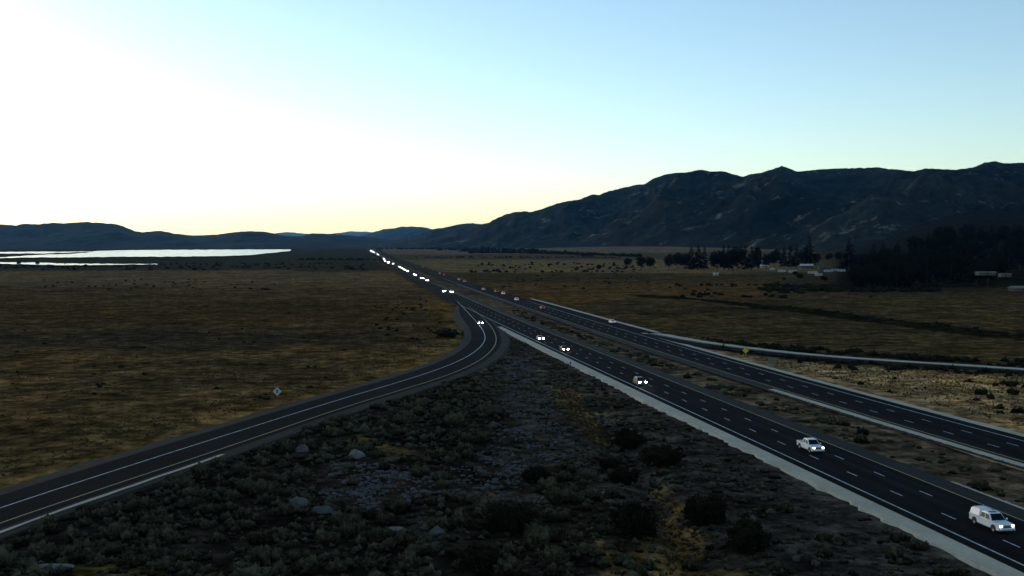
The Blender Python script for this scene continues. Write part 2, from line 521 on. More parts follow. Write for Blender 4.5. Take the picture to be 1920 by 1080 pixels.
DITCH = world_poly([(1180, 553), (1260, 556), (1330, 562), (1420, 570), (1500, 577), (1600, 590), (1720, 605), (1830, 618), (1960, 630), (2100, 645), (2100, 668), (1960, 646), (1830, 632), (1720, 619), (1600, 602), (1500, 589), (1400, 576), (1300, 563), (1200, 558)])
TRACK = world_poly([(1195, 588), (1290, 588.5), (1340, 582), (1378, 576), (1384, 577.5), (1345, 585.5), (1292, 591.5), (1195, 591)])
FG_PATCH = [
    (world_poly([(1035, 722), (1075, 735), (1105, 760), (1140, 800), (1150, 830), (1118, 838), (1085, 812), (1065, 775), (1040, 745)]), (0.1300, 0.0784, 0.0275)),
    (world_poly([(1225, 915), (1262, 925), (1310, 1000), (1330, 1110), (1250, 1110), (1245, 1000), (1225, 960)]), (0.1500, 0.0920, 0.0303)),
    (world_poly([(1120, 1020), (1250, 1040), (1500, 1070), (1500, 1120), (1100, 1120)]), (0.1000, 0.0680, 0.0220)),
    (world_poly([(945, 668), (985, 668), (1020, 720), (1060, 800), (1085, 850), (1040, 880), (1010, 960), (860, 960), (830, 900), (900, 840), (960, 800), (950, 720)]), (0.030, 0.026, 0.018)),
    (world_poly([(590, 880), (700, 860), (820, 880), (830, 940), (700, 960), (600, 930)]), (0.028, 0.024, 0.017)),
    (world_poly([(640, 828), (690, 822), (780, 845), (760, 862), (680, 850)]), (0.0850, 0.0560, 0.0176)),
    (world_poly([(150, 1060), (230, 1035), (300, 1080), (280, 1120), (120, 1120)]), (0.0750, 0.0520, 0.0110)),
]

def build_land():
    front = np.linspace(R(-34), R(34), 300)
    side = np.concatenate([np.linspace(R(34), R(180), 34)[1:], np.linspace(R(-180), R(-34), 34)[1:-1]])
    ang = np.concatenate([front, side])
    rad = np.concatenate([[4.0], np.geomspace(30, 26000, 460)])
    A, Rr = np.meshgrid(ang, rad)
    X = (np.sin(A) * Rr).ravel(); Y = (np.cos(A) * Rr).ravel()
    Z = land_z(X, Y)
    C = cover(X, Y)
    na, nr = len(ang), len(rad)
    i, j = np.meshgrid(np.arange(nr - 1), np.arange(na), indexing='ij')
    j2 = (j + 1) % na
    F = np.stack([i * na + j, i * na + j2, (i + 1) * na + j2, (i + 1) * na + j], 2).reshape(-1, 4)[:, ::-1]
    V = np.vstack([np.column_stack([X, Y, Z]), [[0, 0, -0.75]]])
    c0 = len(X)
    jj = np.arange(na)
    T = np.stack([np.full(na, c0), (jj + 1) % na, jj], 1)
    C = np.vstack([C, [[0.05, 0.046, 0.035]]])
    me = mesh_np('land', V, [F, T], M['ground'], {'cover': C}, smooth=True)
    # normals upward
    if me.polygons[10].normal.z < 0: me.flip_normals()
    obj('ground', me, kind='structure', label='dry brown valley floor of meadow, sage and road verges', cat='ground')

build_land()

# ---------------------------------------------------------------- roads
def lane_marks(road, line, off, s0, s1, width, mat, name='edge_line', z=0.012):
    a = arc(line)
    m = (a >= s0) & (a <= s1)
    p = line[m]
    return ribbon(name, offset(p, off - width / 2), offset(p, off + width / 2), z, z, mat, road)

_dash_me = {}
def dashes(road, line, off, depth_phase, y0, y1, mat, period=12.19, length=3.05, width=0.17):
    s_ph = s_of_depth(line, depth_phase); s0 = s_of_depth(line, y0); s1 = s_of_depth(line, y1)
    k0 = math.ceil((s0 - s_ph) / period); k1 = math.floor((s1 - s_ph) / period)
    if 'd' not in _dash_me:
        w, l = width / 2, length / 2
        _dash_me['d'] = mesh_np('lane_dash', [(-w, -l, 0), (w, -l, 0), (w, l, 0), (-w, l, 0)], [[0, 1, 2, 3]], mat)
    for k in range(k0, k1 + 1):
        s = s_ph + k * period
        p = at_s(line, s); d = dir_s(line, s); nn = np.array([d[1], -d[0]])
        q = p + nn * off
        o = obj('lane_dash', _dash_me['d'], road)
        o.location = (q[0], q[1], 0.014); o.rotation_euler = (0, 0, math.atan2(-d[0], d[1]))

LANE = 3.66
def sub(line, y0, y1): return line[(line[:, 1] >= y0) & (line[:, 1] <= y1)]

sb_l = sub(SB, 60, FAR_SB[1])
n = len(sb_l)
# widening to the left where the exit ramp leaves: covered by the ramp's own sheet
sb_road = multi_ribbon('southbound_road', sb_l, [-1.75, 0, 11, 14.6], [-0.02, 0, 0, -0.06], M['highway'], kind='structure', label='dark asphalt southbound carriageway with three lanes of headlights', cat='road')
lane_marks(sb_road, SB, 0.0, 0, s_of_depth(SB, 572), 0.22, M['white_line'], z=0.034)
lane_l = sub(SB, 60, 900)
multi_ribbon('paved_shoulder', lane_l, [11.25, 14.5], [0.006, -0.045], M['worn_asphalt'], sb_road)
lane_marks(sb_road, SB, 3 * LANE, 0, s_of_depth(SB, 1400), 0.20, M['yellow_line'])
dashes(sb_road, SB, LANE, 165.7, 64, 640, M['white_line'])
dashes(sb_road, SB, 2 * LANE, 165.0, 64, 640, M['white_line'])

nb_l = sub(NB, 60, FAR_NB[1])
nb_road = multi_ribbon('northbound_road', nb_l, [-14.6, -11, 0, 2.6], [-0.06, 0, 0, -0.03], M['highway'], kind='structure', label='dark asphalt northbound carriageway beyond the brushy median', cat='road')
lane_marks(nb_road, NB, 0.0, 0, s_of_depth(NB, 620), 0.22, M['white_line'])
lane_l = sub(NB, 60, 900)
multi_ribbon('paved_shoulder', lane_l, [-14.5, -11.25], [-0.045, 0.006], M['worn_asphalt'], nb_road)
lane_marks(nb_road, NB, -3 * LANE, 0, s_of_depth(NB, 1000), 0.2, M['yellow_line'])
dashes(nb_road, NB, -LANE, up(1461.7, 711.7)[1], 64, 620, M['white_line'])
dashes(nb_road, NB, -2 * LANE, up(1436, 712)[1], 64, 620, M['white_line'])

# exit ramp: asphalt from a wide outer shoulder to the yellow line's shoulder
nr_ = min(len(RAMP_W), len(RAMP_Y))
s = np.linspace(0, 1, 160)
def resample(l, n=160):
    a = arc(l); t = np.linspace(0, a[-1], n)
    return np.column_stack([np.interp(t, a, l[:, 0]), np.interp(t, a, l[:, 1])])
rw_ = resample(RAMP_W); ry_ = resample(RAMP_Y)
tap = 1 - sstep(0.72, 0.97, s)
# 6 mm proud of the highway sheet where they meet
zr = 0.016
exit_ramp = ribbon('exit_ramp', offset(rw_, -(1.2 + 3.4 * tap)), offset(ry_, 0.6 + 1.1 * tap), zr, zr, M['asphalt'], kind='structure', label='single-lane exit ramp curving off to the lower left', cat='road')
ribbon('edge_line', offset(rw_, -0.11), offset(rw_, 0.11), zr + 0.008, zr + 0.008, M['white_line'], exit_ramp)
ribbon('edge_line', offset(ry_, -0.10), offset(ry_, 0.10), zr + 0.008, zr + 0.008, M['yellow_line'], exit_ramp)
def ragged(n, amp, seed, f=0.35):
    i = np.arange(n) * f
    return amp * fbm(i + seed, np.full(n, seed * 1.7), 3)
n160 = 160
multi_ribbon('gravel_verge', rw_, [-(6.6 * tap) - 1.8 + ragged(160, 0.7, 3.1), -(6.0 * tap + 1.5) + ragged(160, 0.7, 3.1), -(1.0 + 3.4 * tap)], [-0.6, -0.08, 0.008], M['dull_gravel'], kind='structure', label='dark gravel verge on the meadow side of the exit ramp', cat='verge')
multi_ribbon('gravel_verge', ry_, [0.4 + 1.1 * tap, 1.9 * tap + 0.8, 3.0 * tap + 1.2 + ragged(160, 0.25, 8.4, 0.9), 3.6 * tap + 1.6 + ragged(160, 0.25, 8.4, 0.9)], [0.008, -0.01, -0.08, -0.6], M['dull_gravel'], kind='structure', label='narrow gravel verge on the brush side of the exit ramp', cat='verge')
m_ = ry_[:, 1] < up(400, 848)[1]
gutter = ribbon('concrete_gutter', offset(ry_[m_], 2.35 + 0.1 * ragged(m_.sum(), 1, 5)), offset(ry_[m_], 3.05 + ragged(m_.sum(), 0.16, 2.2, 1.1)), 0.03, 0.02, M['pale_gravel'], kind='structure', label='pale concrete gutter along the near edge of the exit ramp', cat='gutter')

# pale gravel shoulders
def pale(name, line, y0, y1, inner, outer, amp, label, side, taper_far=0.0, seed=1.0):
    l = sub(line, y0, y1)
    l = resample(l, 260)
    n = len(l)
    f = np.linspace(0, 1, n)
    w = outer * np.ones(n)
    if taper_far: w = inner + (outer - inner) * (1 - taper_far * f)
    w = w + ragged(n, amp, seed, 0.55)
    k = side
    offs = [k * inner, k * w, k * (w + 0.5)]
    zs = [0.012, -0.015, -0.55]
    if k < 0: offs = offs[::-1]; zs = zs[::-1]
    return multi_ribbon(name, l, offs, zs, M['pale_gravel'], kind='structure', label=label, cat='shoulder')
pale('gravel_shoulder', SB, 62, 430, 1.55, 4.25, 0.7, 'pale gravel shoulder along the near side of the southbound lanes', -1, 0.22, 4.2)
pale('gravel_shoulder', NB, 62, 398, 2.55, 4.7, 0.3, 'pale gravel shoulder between the northbound lanes and yellow grass', 1, 0.0, 9.2)
pale('gravel_shoulder', offset(NB, -12.1), 62, 246, 0.0, 1.5, 0.3, 'pale gravel strip on the median edge of the northbound lanes', -1, 0.0, 1.2)
pale('gravel_shoulder', offset(SB, 14.3), 62, 150, 0.0, 0.9, 0.12, 'thin pale gravel strip on the median edge beside the white pickups', 1, 0.4, 6.2)

# on-ramp from the right
orr = resample(ON_RAMP, 120)
on_ramp = multi_ribbon('on_ramp', orr, [-0.2, 3.0, 7.8], [0.018, 0.018, 0.0], M['asphalt'], kind='structure', label='on-ramp merging from the right behind the yellow grass', cat='road')
ribbon('edge_line', offset(orr, 1.0), offset(orr, 1.2), 0.03, 0.03, M['white_line'], on_ramp)
multi_ribbon('gravel_shoulder', orr, [-5.0, -4.5 + ragged(120, 0.5, 3.3), 0.0], [-0.6, -0.03, 0.01], M['pale_gravel'], kind='structure', label='pale gravel bank along the far side of the on-ramp', cat='shoulder')
# merge lane between the highway's edge line and its far shoulder
ml_y = np.linspace(398, 640, 60)
mlx = np.interp(ml_y, NB[:, 1], NB[:, 0])
ml = np.column_stack([mlx, ml_y])
wl = np.interp(ml_y, [398, 470, 560, 640], [8.2, 7.2, 6.6, 5.2])
multi_ribbon('merge_lane', ml, [2.4, wl], [0.0, 0.0], M['asphalt'], kind='structure', label='asphalt merge lane outside the northbound edge line', cat='road')
multi_ribbon('gravel_shoulder', ml, [wl - 0.05, wl + 2.3, wl + 2.8], [0.006, -0.02, -0.6], M['pale_gravel'], kind='structure', label='thin pale gravel shoulder beyond the merge lane', cat='shoulder')

# ---------------------------------------------------------------- lake
def water_mat():
    m, nt, b, out = new_mat('lake_water')
    b.inputs['Base Color'].default_value = (0.03, 0.045, 0.055, 1)
    b.inputs['Roughness'].default_value = 0.16
    b.inputs['IOR'].default_value = 1.9
    b.inputs['Specular IOR Level'].default_value = 0.8
    tc = nt.nodes.new('ShaderNodeTexCoord')
    n = noise_node(nt, 0.02, 2, 0.5, tc.outputs['Object'])
    bp = nt.nodes.new('ShaderNodeBump'); bp.inputs['Strength'].default_value = 1.0; bp.inputs['Distance'].default_value = 9.0
    nt.links.new(n.outputs['Fac'], bp.inputs['Height']); nt.links.new(bp.outputs[0], b.inputs['Normal'])
    return m
M['water'] = water_mat()
def lake(name, top, bot, label):
    """a sheet of water between its far and near shores, both traced left to right"""
    xs = np.linspace(max(top[0][0], bot[0][0]), min(top[-1][0], bot[-1][0]), 260)
    ty = np.interp(xs, [p[0] for p in top], [p[1] for p in top])
    by = np.interp(xs, [p[0] for p in bot], [p[1] for p in bot])
    ty = ty + 0.5 * fbm(xs / 14.0, xs * 0 + ty[0], 4); by = by + 0.8 * fbm(xs / 17.0 + 7, xs * 0 + by[0], 4)
    by = np.maximum(by, ty + 0.05)
    zl = 2.2
    a = np.array([up(x, y, zl) for x, y in zip(xs, ty)]); b = np.array([up(x, y, zl) for x, y in zip(xs, by)])
    ribbon(name, b, a, zl, zl, M['water'], kind='structure', label=label, cat='lake')
lake('lake', [(-700, 471.5), (5, 472.2), (170, 471.5)], [(-700, 474.5), (5, 475.4), (80, 475.2), (170, 472.2)],
     'thin pale arm of the lake beyond a dark spit at far left')
lake('lake', [(-700, 485), (5, 482.2), (30, 480.5), (80, 477.5), (130, 476.2), (160, 474), (180, 470.5), (240, 469), (300, 468.5), (545, 467.5)],
     [(-700, 489), (5, 484), (30, 483), (80, 482.5), (150, 482.5), (200, 481.5), (330, 481), (420, 480), (470, 478), (500, 475), (545, 470)],
     'bright lake reflecting the evening sky below the left hills')
lake('lake', [(-500, 490.5), (5, 491.5), (60, 492), (100, 493.5), (200, 494.5), (295, 494.8)],
     [(-500, 495), (5, 494.5), (60, 496), (110, 497), (160, 497), (230, 496), (295, 495.5)],
     'narrow bright pond this side of the big lake')

# ---------------------------------------------------------------- mountains
def range_mesh(name, crest, dist, toe, mat, label, gull=1.0, ncol=420, nrow=46, seed=0.0, foot=0.0):
    """a range whose skyline is traced; dist and toe: distance of crest and of foot by picture column"""
    xs = np.linspace(crest[0][0], crest[-1][0], ncol)
    cy = np.interp(xs, [p[0] for p in crest], [p[1] for p in crest])
    D = np.interp(xs, [p[0] for p in dist], [p[1] for p in dist])
    T = np.interp(xs, [p[0] for p in toe], [p[1] for p in toe])
    u = (xs - 960.0) / FPX
    zc = np.array([height_at(y, d) for y, d in zip(cy, D)])
    pxm = D / FPX
    zc = zc + (fbm(xs / 9.0 + seed, xs * 0 + seed, 3) * 0.9) * pxm
    rows = []
    t = np.linspace(-0.35, 1, nrow)
    for tt in t:
        d = D + (T - D) * tt if tt >= 0 else D + (D - T) * (-tt) * 1.2
        X = u * d; Y = d
        base = -6.0 + foot * 0
        if tt >= 0:
            h = base + (zc - base) * (1 - tt) ** 1.25
        else:
            h = base + (zc - base) * (1 + tt / 0.35 * 0.9)
        k = np.clip(tt, 0, 1)
        env = 4 * k * (1 - k) if tt >= 0 else 0.0
        L = 760.0
        g = ridged(X / L + seed, Y / L * 0.5, 6) - 0.4
        h = h + gull * env * g * 0.26 * np.maximum(zc, 20)
        # keep below the line of sight to the skyline
        if tt > 0.0:
            cap = CAM_H + (zc - CAM_H) * d / D - 1.5 * tt
            h = np.minimum(h, cap)
        rows.append(np.column_stack([X, Y, h]))
    V = np.vstack(rows)
    i, j = np.meshgrid(np.arange(nrow - 1), np.arange(ncol - 1), indexing='ij')
    F = np.stack([i * ncol + j, (i + 1) * ncol + j, (i + 1) * ncol + j + 1, i * ncol + j + 1], 2).reshape(-1, 4)
    me = mesh_np(name, V, F, mat, smooth=True)
    return obj(name, me, kind='structure', label=label, cat='mountain')

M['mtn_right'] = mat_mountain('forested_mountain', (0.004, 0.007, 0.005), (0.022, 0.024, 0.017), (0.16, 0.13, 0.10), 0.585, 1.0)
M['mtn_left'] = mat_mountain('scrub_hill', (0.014, 0.014, 0.012), (0.036, 0.032, 0.025), (0.09, 0.08, 0.06), 0.64, 0.8)
RIGHT = [(640, 461), (700, 458), (760, 454), (815, 446), (850, 438), (880, 429), (905, 420), (918, 417), (925, 412), (945, 403), (965, 397), (985, 396), (992, 397), (1010, 394), (1045, 381), (1070, 376), (1085, 374), (1110, 364), (1122, 365), (1150, 356), (1190, 347), (1207, 345), (1227, 333), (1255, 325), (1285, 323), (1312, 318), (1340, 322), (1353, 320), (1370, 326), (1391, 331), (1410, 326), (1430, 323), (1450, 316), (1464, 311), (1480, 317), (1495, 322), (1520, 319), (1560, 316), (1600, 315), (1645, 314), (1670, 317), (1690, 319), (1712, 321), (1730, 316), (1760, 317), (1790, 318), (1820, 314), (1845, 304), (1865, 302), (1880, 306), (1915, 305), (2000, 298), (2150, 312), (2350, 300), (2600, 310)]
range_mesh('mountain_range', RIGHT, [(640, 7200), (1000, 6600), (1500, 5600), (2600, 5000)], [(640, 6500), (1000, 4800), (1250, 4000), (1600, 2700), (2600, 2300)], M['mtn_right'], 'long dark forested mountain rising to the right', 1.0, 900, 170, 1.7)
LEFT = [(-500, 432), (-200, 428), (5, 420), (30, 422), (45, 419), (70, 420), (100, 417), (125, 418), (160, 415), (185, 417), (222, 420), (240, 427), (255, 433), (270, 435), (285, 433), (303, 432), (325, 437), (360, 441), (400, 440), (430, 436), (450, 434), (470, 433), (500, 434), (515, 438), (530, 441), (550, 443), (570, 442), (585, 437), (620, 438), (650, 441), (690, 444), (720, 448), (760, 451), (830, 455), (900, 459)]
range_mesh('hills', LEFT, [(-500, 9000), (900, 9000)], [(-500, 7200), (900, 7400)], M['mtn_left'], 'low blue-grey hills behind the lake', 0.8, 420, 40, 4.1)
MID = [(640, 452), (670, 444), (700, 435), (720, 429), (745, 426), (760, 424), (785, 424), (805, 428), (830, 434), (880, 440), (960, 445)]
range_mesh('hills', MID, [(640, 19000), (960, 19000)], [(640, 16000), (960, 16000)], M['mtn_left'], 'paler rounded hill behind the end of the highway', 0.7, 160, 30, 6.6)
MIDB = [(740, 450), (780, 440), (815, 429), (840, 424), (870, 418), (885, 417), (905, 419), (940, 424), (1000, 430)]
range_mesh('hills', MIDB, [(740, 9800), (1000, 9400)], [(740, 8600), (1000, 8000)], M['mtn_right'], 'dark shoulder hill left of the big mountain', 0.7, 160, 30, 8.2)
FARR = [(480, 446), (505, 440), (520, 437), (535, 434.5), (550, 435), (570, 438), (600, 440), (640, 436), (660, 433.5), (675, 434), (690, 434), (720, 440), (760, 446)]
range_mesh('hills', FARR, [(480, 42000), (760, 42000)], [(480, 37000), (760, 37000)], M['mtn_left'], 'farthest pale blue ridge in the gap between hills', 0.5, 140, 20, 2.4)
# ---------------------------------------------------------------- plants and stones: shapes
def ico(sub):
    bm = bmesh.new(); bmesh.ops.create_icosphere(bm, subdivisions=sub, radius=1.0)
    V = np.array([v.co[:] for v in bm.verts]); F = np.array([[v.index for v in f.verts] for f in bm.faces])
    bm.free(); return V, F

def lump(V, amp, f, rng):
    o = rng.uniform(0, 100, 3)
    n = fbm(V[:, 0] * f + o[0] + V[:, 2] * f * 0.7, V[:, 1] * f + o[1] - V[:, 2] * f * 0.6, 3)
    return V * (1 + amp * n)[:, None]

def blades(rng, P, Nn, size, spread=0.5, aspect=0.35):
    """small leaf triangles standing on points P along directions Nn"""
    k = len(P)
    d = Nn + rng.normal(0, spread, (k, 3)); d /= np.linalg.norm(d, axis=1)[:, None]
    t = np.cross(d, rng.normal(size=(k, 3))); t /= np.linalg.norm(t, axis=1)[:, None] + 1e-9
    s = (size * rng.uniform(0.6, 1.3, k))[:, None]
    A = P - t * s * aspect; B = P + t * s * aspect; C = P + d * s
    V = np.empty((k * 3, 3)); V[0::3] = A; V[1::3] = B; V[2::3] = C
    F = np.arange(k * 3).reshape(-1, 3)
    return V, F

def bush_shape(rng, sub=2, nblade=60, bl=0.28):
    """rounded, lumpy shrub of unit radius with a ragged outline of leaf tufts"""
    V, F = ico(sub)
    V = lump(V, 0.75, 2.0, rng) * np.array([rng.uniform(0.8, 1.3), rng.uniform(0.75, 1.1), rng.uniform(0.8, 1.15)])
    V[:, 2] = np.where(V[:, 2] < -0.1, V[:, 2] * 0.3, V[:, 2])
    V[:, 2] = (V[:, 2] + 0.12) * 0.85
    keep = V[F].mean(1)[:, 2] > 0.02
    F = F[keep]
    fi = rng.integers(0, len(F), nblade)
    w = rng.dirichlet((1, 1, 1), nblade)
    tri = V[F[fi]]
    P = (tri * w[:, :, None]).sum(1)
    nn = P / (np.linalg.norm(P, axis=1)[:, None] + 1e-9)
    bv, bf = blades(rng, P * 0.97, nn + np.array([0, 0, 0.4]), bl, 0.45, 0.3)
    tint = np.concatenate([-0.15 + 0.75 * V[:, 2] + rng.normal(0, 0.08, len(V)), np.repeat(-0.05 + 0.7 * P[:, 2] + rng.normal(0, 0.2, nblade), 3)])  # tint climbs with height: lit tops and shaded undersides painted into the colour
    return np.vstack([V, bv]), np.vstack([F, bf + len(V)]), tint

def stone_shape(rng, sub=1):
    V, F = ico(sub)
    V = lump(V, 0.45, 1.3, rng)
    for _ in range(5):                                # a few flat broken faces
        a = rng.normal(size=3); a[2] = abs(a[2]); a /= np.linalg.norm(a)
        d = V @ a; c = rng.uniform(0.5, 0.8)
        V = V - np.outer(np.maximum(0, d - c), a)
    V[:, 2] *= 0.7
    return V, F

def tussock_shape(rng, n=9):
    a = rng.uniform(0, 2 * np.pi, n); r = rng.uniform(0, 0.35, n)
    P = np.column_stack([np.cos(a) * r, np.sin(a) * r, np.zeros(n)])
    nn = np.column_stack([np.cos(a) * 0.5, np.sin(a) * 0.5, np.ones(n)])
    V, F = blades(rng, P, nn, 1.0, 0.25, 0.16)
    return V, F, np.tile([0.0, 0.0, 0.5], n) + rng.normal(0, 0.05, 3 * n)

def scatter_mesh(name, shapes, X, Y, Z, S, mat, flat=None, tint_sd=0.2, rng=RNG, **kw):
    """one mesh that holds many copies of the shapes"""
    n = len(X)
    which = rng.integers(0, len(shapes), n); rot = rng.uniform(0, 2 * np.pi, n)
    Vs, Fs, Ts = [], [], []
    off = 0
    fl = np.ones(n) if flat is None else flat
    for k, sh in enumerate(shapes):
        ids = np.nonzero(which == k)[0]
        if not len(ids): continue
        V, F = sh[0], sh[1]; t = sh[2] if len(sh) > 2 else np.zeros(len(V))
        c, s_ = np.cos(rot[ids])[:, None], np.sin(rot[ids])[:, None]
        sx = S[ids][:, None]
        x = (V[None, :, 0] * c - V[None, :, 1] * s_) * sx + X[ids][:, None]
        y = (V[None, :, 0] * s_ + V[None, :, 1] * c) * sx + Y[ids][:, None]
        z = V[None, :, 2] * sx * fl[ids][:, None] + Z[ids][:, None]
        Vs.append(np.stack([x, y, z], 2).reshape(-1, 3))
        Fs.append((F[None] + (np.arange(len(ids)) * len(V))[:, None, None] + off).reshape(-1, F.shape[1]))
        Ts.append((t[None] + rng.normal(0, tint_sd, (len(ids), 1))).ravel())
        off += len(ids) * len(V)
    me = mesh_np(name, np.vstack(Vs), np.vstack(Fs), mat, {'tint': np.concatenate(Ts)})
    return obj(name, me, kind='stuff', **kw)

SAGE_LO = [bush_shape(np.random.default_rng(k), 2, 60, 0.34) for k in range(9)]
SAGE_HI = [bush_shape(np.random.default_rng(20 + k), 3, 620, 0.30) for k in range(9)]
def shape_mesh(name, sh, mat):
    return mesh_np(name, sh[0], sh[1], mat, {'tint': sh[2]} if len(sh) > 2 else None)

def sbx(Y): return np.interp(Y, SB[:, 1], SB[:, 0])
def nbx(Y): return np.interp(Y, NB[:, 1], NB[:, 0])
def rwx(Y): return np.interp(Y, RAMP_W[:, 1], RAMP_W[:, 0])
def ryx(Y): return np.interp(Y, RAMP_Y[:, 1], RAMP_Y[:, 0])
def ory(X): return np.interp(X, ON_RAMP[:, 0], ON_RAMP[:, 1])
def clump(X, Y, L, seed, thr):
    return fbm(X / L + seed, Y / L - seed, 3) > thr

ROCK_POLY = [FG_PATCH[3][0], FG_PATCH[4][0]]
GRASS_POLY = [FG_PATCH[0][0], FG_PATCH[1][0]]

# ---- sagebrush on the slope in front and in the median
rs = np.random.default_rng(5)
cx = rs.uniform(-72, 60, 34000); cy = rs.uniform(88, 500, 34000)
ok = (cx > ryx(cy) + 5.0) & (cx < sbx(cy) - 6.2) & (cy < 505)
ok &= (clump(cx, cy, 9.0, 3.0, -0.12) | (rs.random(len(cx)) < 0.25))
for pl in ROCK_POLY: ok &= ~(in_poly(cx, cy, pl) & (rs.random(len(cx)) < 0.86))
for pl in GRASS_POLY: ok &= ~(in_poly(cx, cy, pl) & (rs.random(len(cx)) < 0.93))
sparse = (cx > sbx(cy) - 36) & (rs.random(len(cx)) < 0.08)
ok &= ~sparse
cx, cy = cx[ok], cy[ok]
cs = np.clip(rs.lognormal(-0.80, 0.48, len(cx)), 0.2, 1.3)
cs = np.where(cx > sbx(cy) - 36, cs * 0.68, cs)
mx_ = rs.uniform(0, 90, 15000); my_ = rs.uniform(90, 620, 15000)
mk = (mx_ > sbx(my_) + 16.5) & (mx_ < nbx(my_) - 18.5)
mk &= clump(mx_, my_, 11.0, 8.0, -0.02) | (rs.random(len(mx_)) < 0.15)
mx_, my_ = mx_[mk], my_[mk]
ms = np.clip(rs.lognormal(-0.85, 0.4, len(mx_)), 0.22, 1.0)
ax = np.concatenate([cx, mx_]); ay = np.concatenate([cy, my_]); as_ = np.concatenate([cs, ms])
zone = np.concatenate([np.zeros(len(cx)), np.ones(len(mx_))])
infr = np.abs(ax / ay) < 0.455
show = np.where(infr & (ay > 107), as_ / ay, 0)
order = np.argsort(-show)
pick = order[:300]
az_ = land_z(ax, ay) - 0.04
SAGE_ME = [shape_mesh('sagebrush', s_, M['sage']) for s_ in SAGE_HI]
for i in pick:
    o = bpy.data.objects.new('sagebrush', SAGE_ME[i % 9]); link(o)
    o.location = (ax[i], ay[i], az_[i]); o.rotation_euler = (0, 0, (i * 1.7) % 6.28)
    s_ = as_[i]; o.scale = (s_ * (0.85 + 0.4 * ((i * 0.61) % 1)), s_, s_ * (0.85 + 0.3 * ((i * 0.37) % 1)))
    sz = 'large' if s_ > 0.95 else ('middling' if s_ > 0.72 else 'small')
    if zone[i]: tag(o, sz + ' sagebrush clump in the median between the two carriageways', 'shrub', 'larger sagebrush in the median')
    else:
        if ax[i] > sbx(ay[i]) - 13: wh = 'growing against the pale southbound gravel shoulder'
        elif ax[i] > 22: wh = 'between the gully and the pale southbound shoulder'
        elif ax[i] > 12: wh = 'along the yellow grass of the gully'
        elif ax[i] < ryx(ay[i]) + 14: wh = 'just below the gutter of the exit ramp'
        elif ax[i] < -28: wh = 'on the slope at the bottom left'
        elif ax[i] < -8: wh = 'around the pair of blue-grey boulders and left rubble'
        else: wh = 'around the rubble in the bottom middle'
        tag(o, sz + ' grey-green sagebrush clump ' + wh, 'shrub', 'larger sagebrush on the foreground slope')
rest = order[300:]
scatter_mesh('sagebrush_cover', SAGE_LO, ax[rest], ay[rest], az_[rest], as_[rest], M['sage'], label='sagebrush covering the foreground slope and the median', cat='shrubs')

# ---- dark brush along the on-ramp, in the gore and on the meadows
bx_ = rs.uniform(35, 190, 12000); by_ = rs.uniform(250, 480, 12000)
o_ = ory(bx_); nb_ = bx_ - nbx(by_)
k1 = (by_ > o_ + 13) & (by_ < o_ + 30) & (nb_ > 18) & (clump(bx_, by_, 8, 2.2, -0.15))
k2 = (by_ < o_ - 9) & (by_ > o_ - 19) & (nb_ > 10) & clump(bx_, by_, 7, 5.2, -0.05)
bx1 = rs.uniform(60, 190, 3000); by1 = rs.uniform(150, 330, 3000)
k3 = (by1 < ory(bx1) - 14) & (bx1 - nbx(by1) > 11) & clump(bx1, by1, 10, 1.9, 0.42)
bx = np.concatenate([bx_[k1 | k2], bx1[k3]]); by = np.concatenate([by_[k1 | k2], by1[k3]])
# far brush strips: lakeshore, right meadow, edge of the far straw field
def strip(n, px0, px1, y0, y1, seed, thr, L=30.0):
    x = rs.uniform(px0, px1, n); y = rs.uniform(y0, y1, n)
    p = np.array([up(a, b, -0.7) for a, b in zip(x, y)])
    k = clump(p[:, 0], p[:, 1], L, seed, thr)
    return p[k]
parts_ = [(strip(500, -60, 700, 494, 507, 3.3, 0.05, 60), 2.0), (strip(260, 880, 1230, 493, 512, 7.1, 0.05, 60), 1.8),
          (strip(160, 930, 1240, 500, 545, 9.4, 0.25, 30), 1.1), (strip(240, 60, 520, 525, 545, 4.9, 0.25, 22), 0.9),
          (strip(380, 1250, 1640, 535, 560, 2.7, 0.10, 40), 1.4), (strip(900, 1200, 1960, 556, 640, 6.3, 0.05, 14), 0.0),
          (strip(420, 1430, 1760, 536, 549, 1.1, -0.3, 30), 1.8), (strip(150, 700, 860, 560, 640, 8.8, 0.1, 9), 0.7),
          (strip(220, 20, 840, 600, 760, 2.9, 0.3, 12), 0.5)]
px_, py_, ps_ = [bx], [by], [np.clip(rs.lognormal(-0.45, 0.35, len(bx)), 0.3, 1.3)]
for p, s_ in parts_:
    if s_ == 0.0:
        p = p[in_poly(p[:, 0], p[:, 1], DITCH)]; s_ = 0.8
    keep = ~((p[:, 0] > sbx(p[:, 1]) - 8) & (p[:, 0] < nbx(p[:, 1]) + 12)) & ~((p[:, 1] < 620) & (np.abs(p[:, 0] - rwx(p[:, 1])) < 14))
    p = p[keep]
    px_.append(p[:, 0]); py_.append(p[:, 1]); ps_.append(s_ * rs.uniform(0.5, 1.3, len(p)))
bx = np.concatenate(px_); by = np.concatenate(py_); bs = np.concatenate(ps_)
scatter_mesh('meadow_brush', SAGE_LO, bx, by, land_z(bx, by) - 0.05, bs, M['brush'], label='low dark brush in strips across the meadows', cat='brush')

